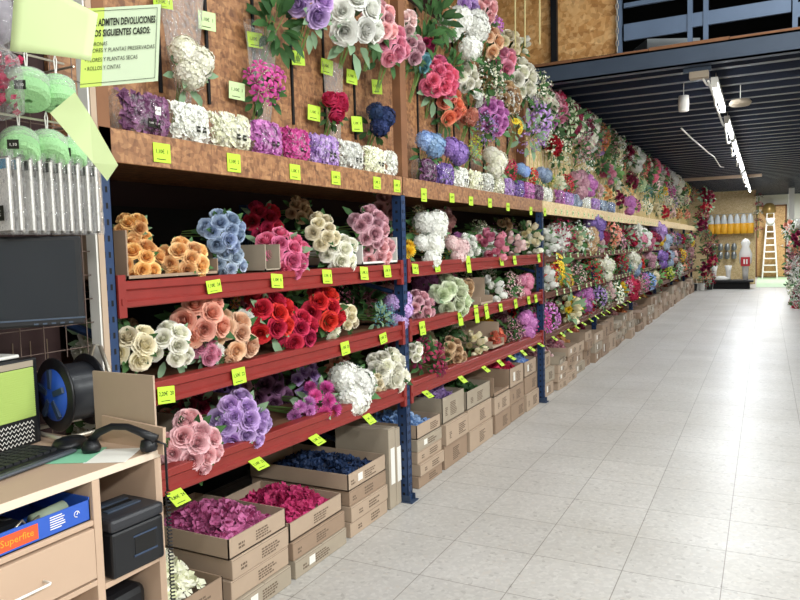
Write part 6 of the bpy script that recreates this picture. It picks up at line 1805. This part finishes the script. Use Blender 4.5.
# white tall boots / planters on a dark plinth
t = thing('display_plinth', 'low dark plinth on the floor at the aisle end under the silvery packets', 'plinth', (-.9, 23.0, 0))
boxo('top', (-.75, -.35, .2), (.6, .35, .26), M_BLACK, t, .01); boxo('base', (-.65, -.28, 0), (.5, .28, .2), M_BLACKM, t, .01)
for i, (x, y, h_, r_) in enumerate(((-1.35, 22.9, .42, .09), (-.97, 22.9, .42, .09))):
    b = MB(); b.lathe([(.001, 0), (r_*.7, 0), (r_*.6, .1), (r_*.75, h_*.6), (r_*1.1, h_), (r_*1.0, h_), (r_*.6, h_*.5), (.001, .06)], 16)
    o = link('white_vase', b.mesh('vase', [M_WHITE], True), None, (x, y, .262)); tagp(o, 'tall white flared vase on the dark plinth, %s from the flower rack' % ORD[i], 'vase', 'white vases on the plinth')
t = thing('white_figure', 'tall white tapering figure with a red panel standing on the dark plinth', 'figure', (-.52, 22.95, .262))
b = MB(); b.lathe([(.001, 0), (.09, 0), (.11, .5), (.2, .62), (.22, .95), (.12, 1.2), (.16, 1.35), (.1, 1.45), (.001, 1.5)], 18); o = link('body', b.mesh('body', [M_WHITE], True), t); o.scale = (.8, .45, .8)
boxo('red_panel', (-.12, -.14, .4), (.12, -.115, .66), mat('red_panel', 'b3262e', .5), t, .003)
b = MB(); b.box((-.05, -.143, .46), (-.01, -.141, .6)); b.box((.02, -.143, .46), (.06, -.141, .6)); link('white_mark', b.mesh('white_mark', [M_WHITE]), t)
b = MB(); b.lathe([(.001, 0), (.12, .0), (.16, .05), (.05, .12), (.001, .12)], 14); o = link('white_cloth', b.mesh('cloth', [M_WHITE], True), None, (-1.15, 22.75, .262)); o.scale = (1.6, .7, 1); tagp(o, 'white folded cloth lying on the dark plinth between the vases', 'cloth')
for i in range(6):
    x = -1.82+(i % 3)*.19; y_ = 21.9+(i//3)*.35+(i % 3)*.25
    tb = thing('wire_basket', 'black and white basket at the rack end, %s of the group on the floor' % ORD[i], 'basket', (x, y_, 0), i*.5, 'baskets on the floor at the rack end')
    b = MB(); b.lathe([(.001, .004), (.075, .005), (.095, .2), (.085, .2), (.065, .02), (.001, .015)], 12); link('body', b.mesh('body', [M_PAPER if i % 2 else M_BLACK]), tb)
    b = MB(); b.tube([(-.09, 0, .2), (-.07, 0, .32), (0, 0, .37), (.07, 0, .32), (.09, 0, .2)], .008, 6); link('handle', b.mesh('handle', [M_BLACK if i % 2 else M_PAPER]), tb)
# red garland by the passage edge and small hangings
for i in range(5):
    o = link('blossom_spray', SMALL['filler'][i % 3], None, (-.22, WY-.05, 2.75-i*.26)); o.scale = (.14,)*3; setmat(o, [PET[['burgundy', 'crimson', 'white', 'burgundy', 'crimson'][i]], M_LEAF[0], M_STEM])
    tagp(o, 'small %s blossom spray, %s down the edge of the end wall' % (['burgundy', 'crimson', 'white', 'burgundy', 'crimson'][i], ORD[i]), 'artificial flowers', 'sprays on the end wall edge')
for i, (z_, c_) in enumerate(((1.75, 'white'), (1.35, 'white'), (.95, 'white'))):
    o = link('blossom_spray', SMALL['hydrangea'][i % 3], None, (.72, 22.2+i*.3, z_)); o.scale = (.2,)*3; setmat(o, [PET[c_], M_LEAF[2], M_STEM])
    tagp(o, 'white blossom cluster beside the passage, %s down' % ORD[i], 'artificial flowers', 'white clusters by the passage')
# opposite rack end
t = thing('shelving_rack', 'rack on the opposite side of the aisle, only its flower-covered edge visible', 'shelving rack', (.75, 12.5, 0))
for y_ in (0, 2.7, 5.4, 8.1):
    b = MB(); b.box((.02, y_, 0), (.09, y_+.07, 1.9)); link('post', b.mesh('post', [M_BLUE]), t)
for z_ in (.5, .95, 1.4):
    b = MB(); b.box((.02, 0, z_), (.07, 8.17, z_+.08)); link('beam', b.mesh('beam', [M_RED]), t)
    b = MB(); b.box((.07, 0, z_+.05), (.9, 8.17, z_+.07)); link('shelf_board', b.mesh('shelf_board', [M_SHELF]), t)
# stepladder
t = thing('stepladder', 'white stepladder standing open in front of the wooden door', 'stepladder', (.14, 29.0, 0))
for s_ in (-1, 1):
    b = MB(); b.tube([(s_*.24, -.35, 0), (s_*.12, .1, 2.0)], .028, 6); link('side_rail', b.mesh('side_rail', [M_WHITE]), t)
    b = MB(); b.tube([(s_*.24, .6, 0), (s_*.12, .14, 1.95)], .02, 6); link('rear_leg', b.mesh('rear_leg', [M_WHITE]), t)
for k in range(8):
    f_ = (k+1)/8.3; b = MB(); hw = .24-.12*f_; yy_ = -.35+.45*f_; z_ = 2.0*f_
    b.box((-hw, yy_-.05, z_-.02), (hw, yy_+.09, z_+.02)); link('step', b.mesh('step', [M_WHITE]), t)
b = MB(); b.tube([(-.12, .1, 1.98), (-.11, .1, 2.35), (.11, .1, 2.35), (.12, .1, 1.98)], .02, 6); link('top_rail', b.mesh('top_rail', [M_WHITE]), t)
b = MB(); b.lathe([(.001, 0), (.12, 0), (.16, .22), (.15, .22), (.11, .02), (.001, .02)], 16); tagp(link('white_bucket', b.mesh('bucket', [M_WHITE], True), None, (.14, 29.07, 1.955)), 'white bucket on top of the stepladder', 'bucket')
b = MB(); b.lathe([(.001, 0), (.12, .02), (.23, .2), (.2, .4), (.1, .5), (.001, .5)], 20); tagp(link('golden_pot', b.mesh('pot', [mat('old_gold', 'a68a52', .35, .4)], True), None, (.1, 29.75, 2.25)), 'round golden-brown pot on the door behind the stepladder top', 'pot')
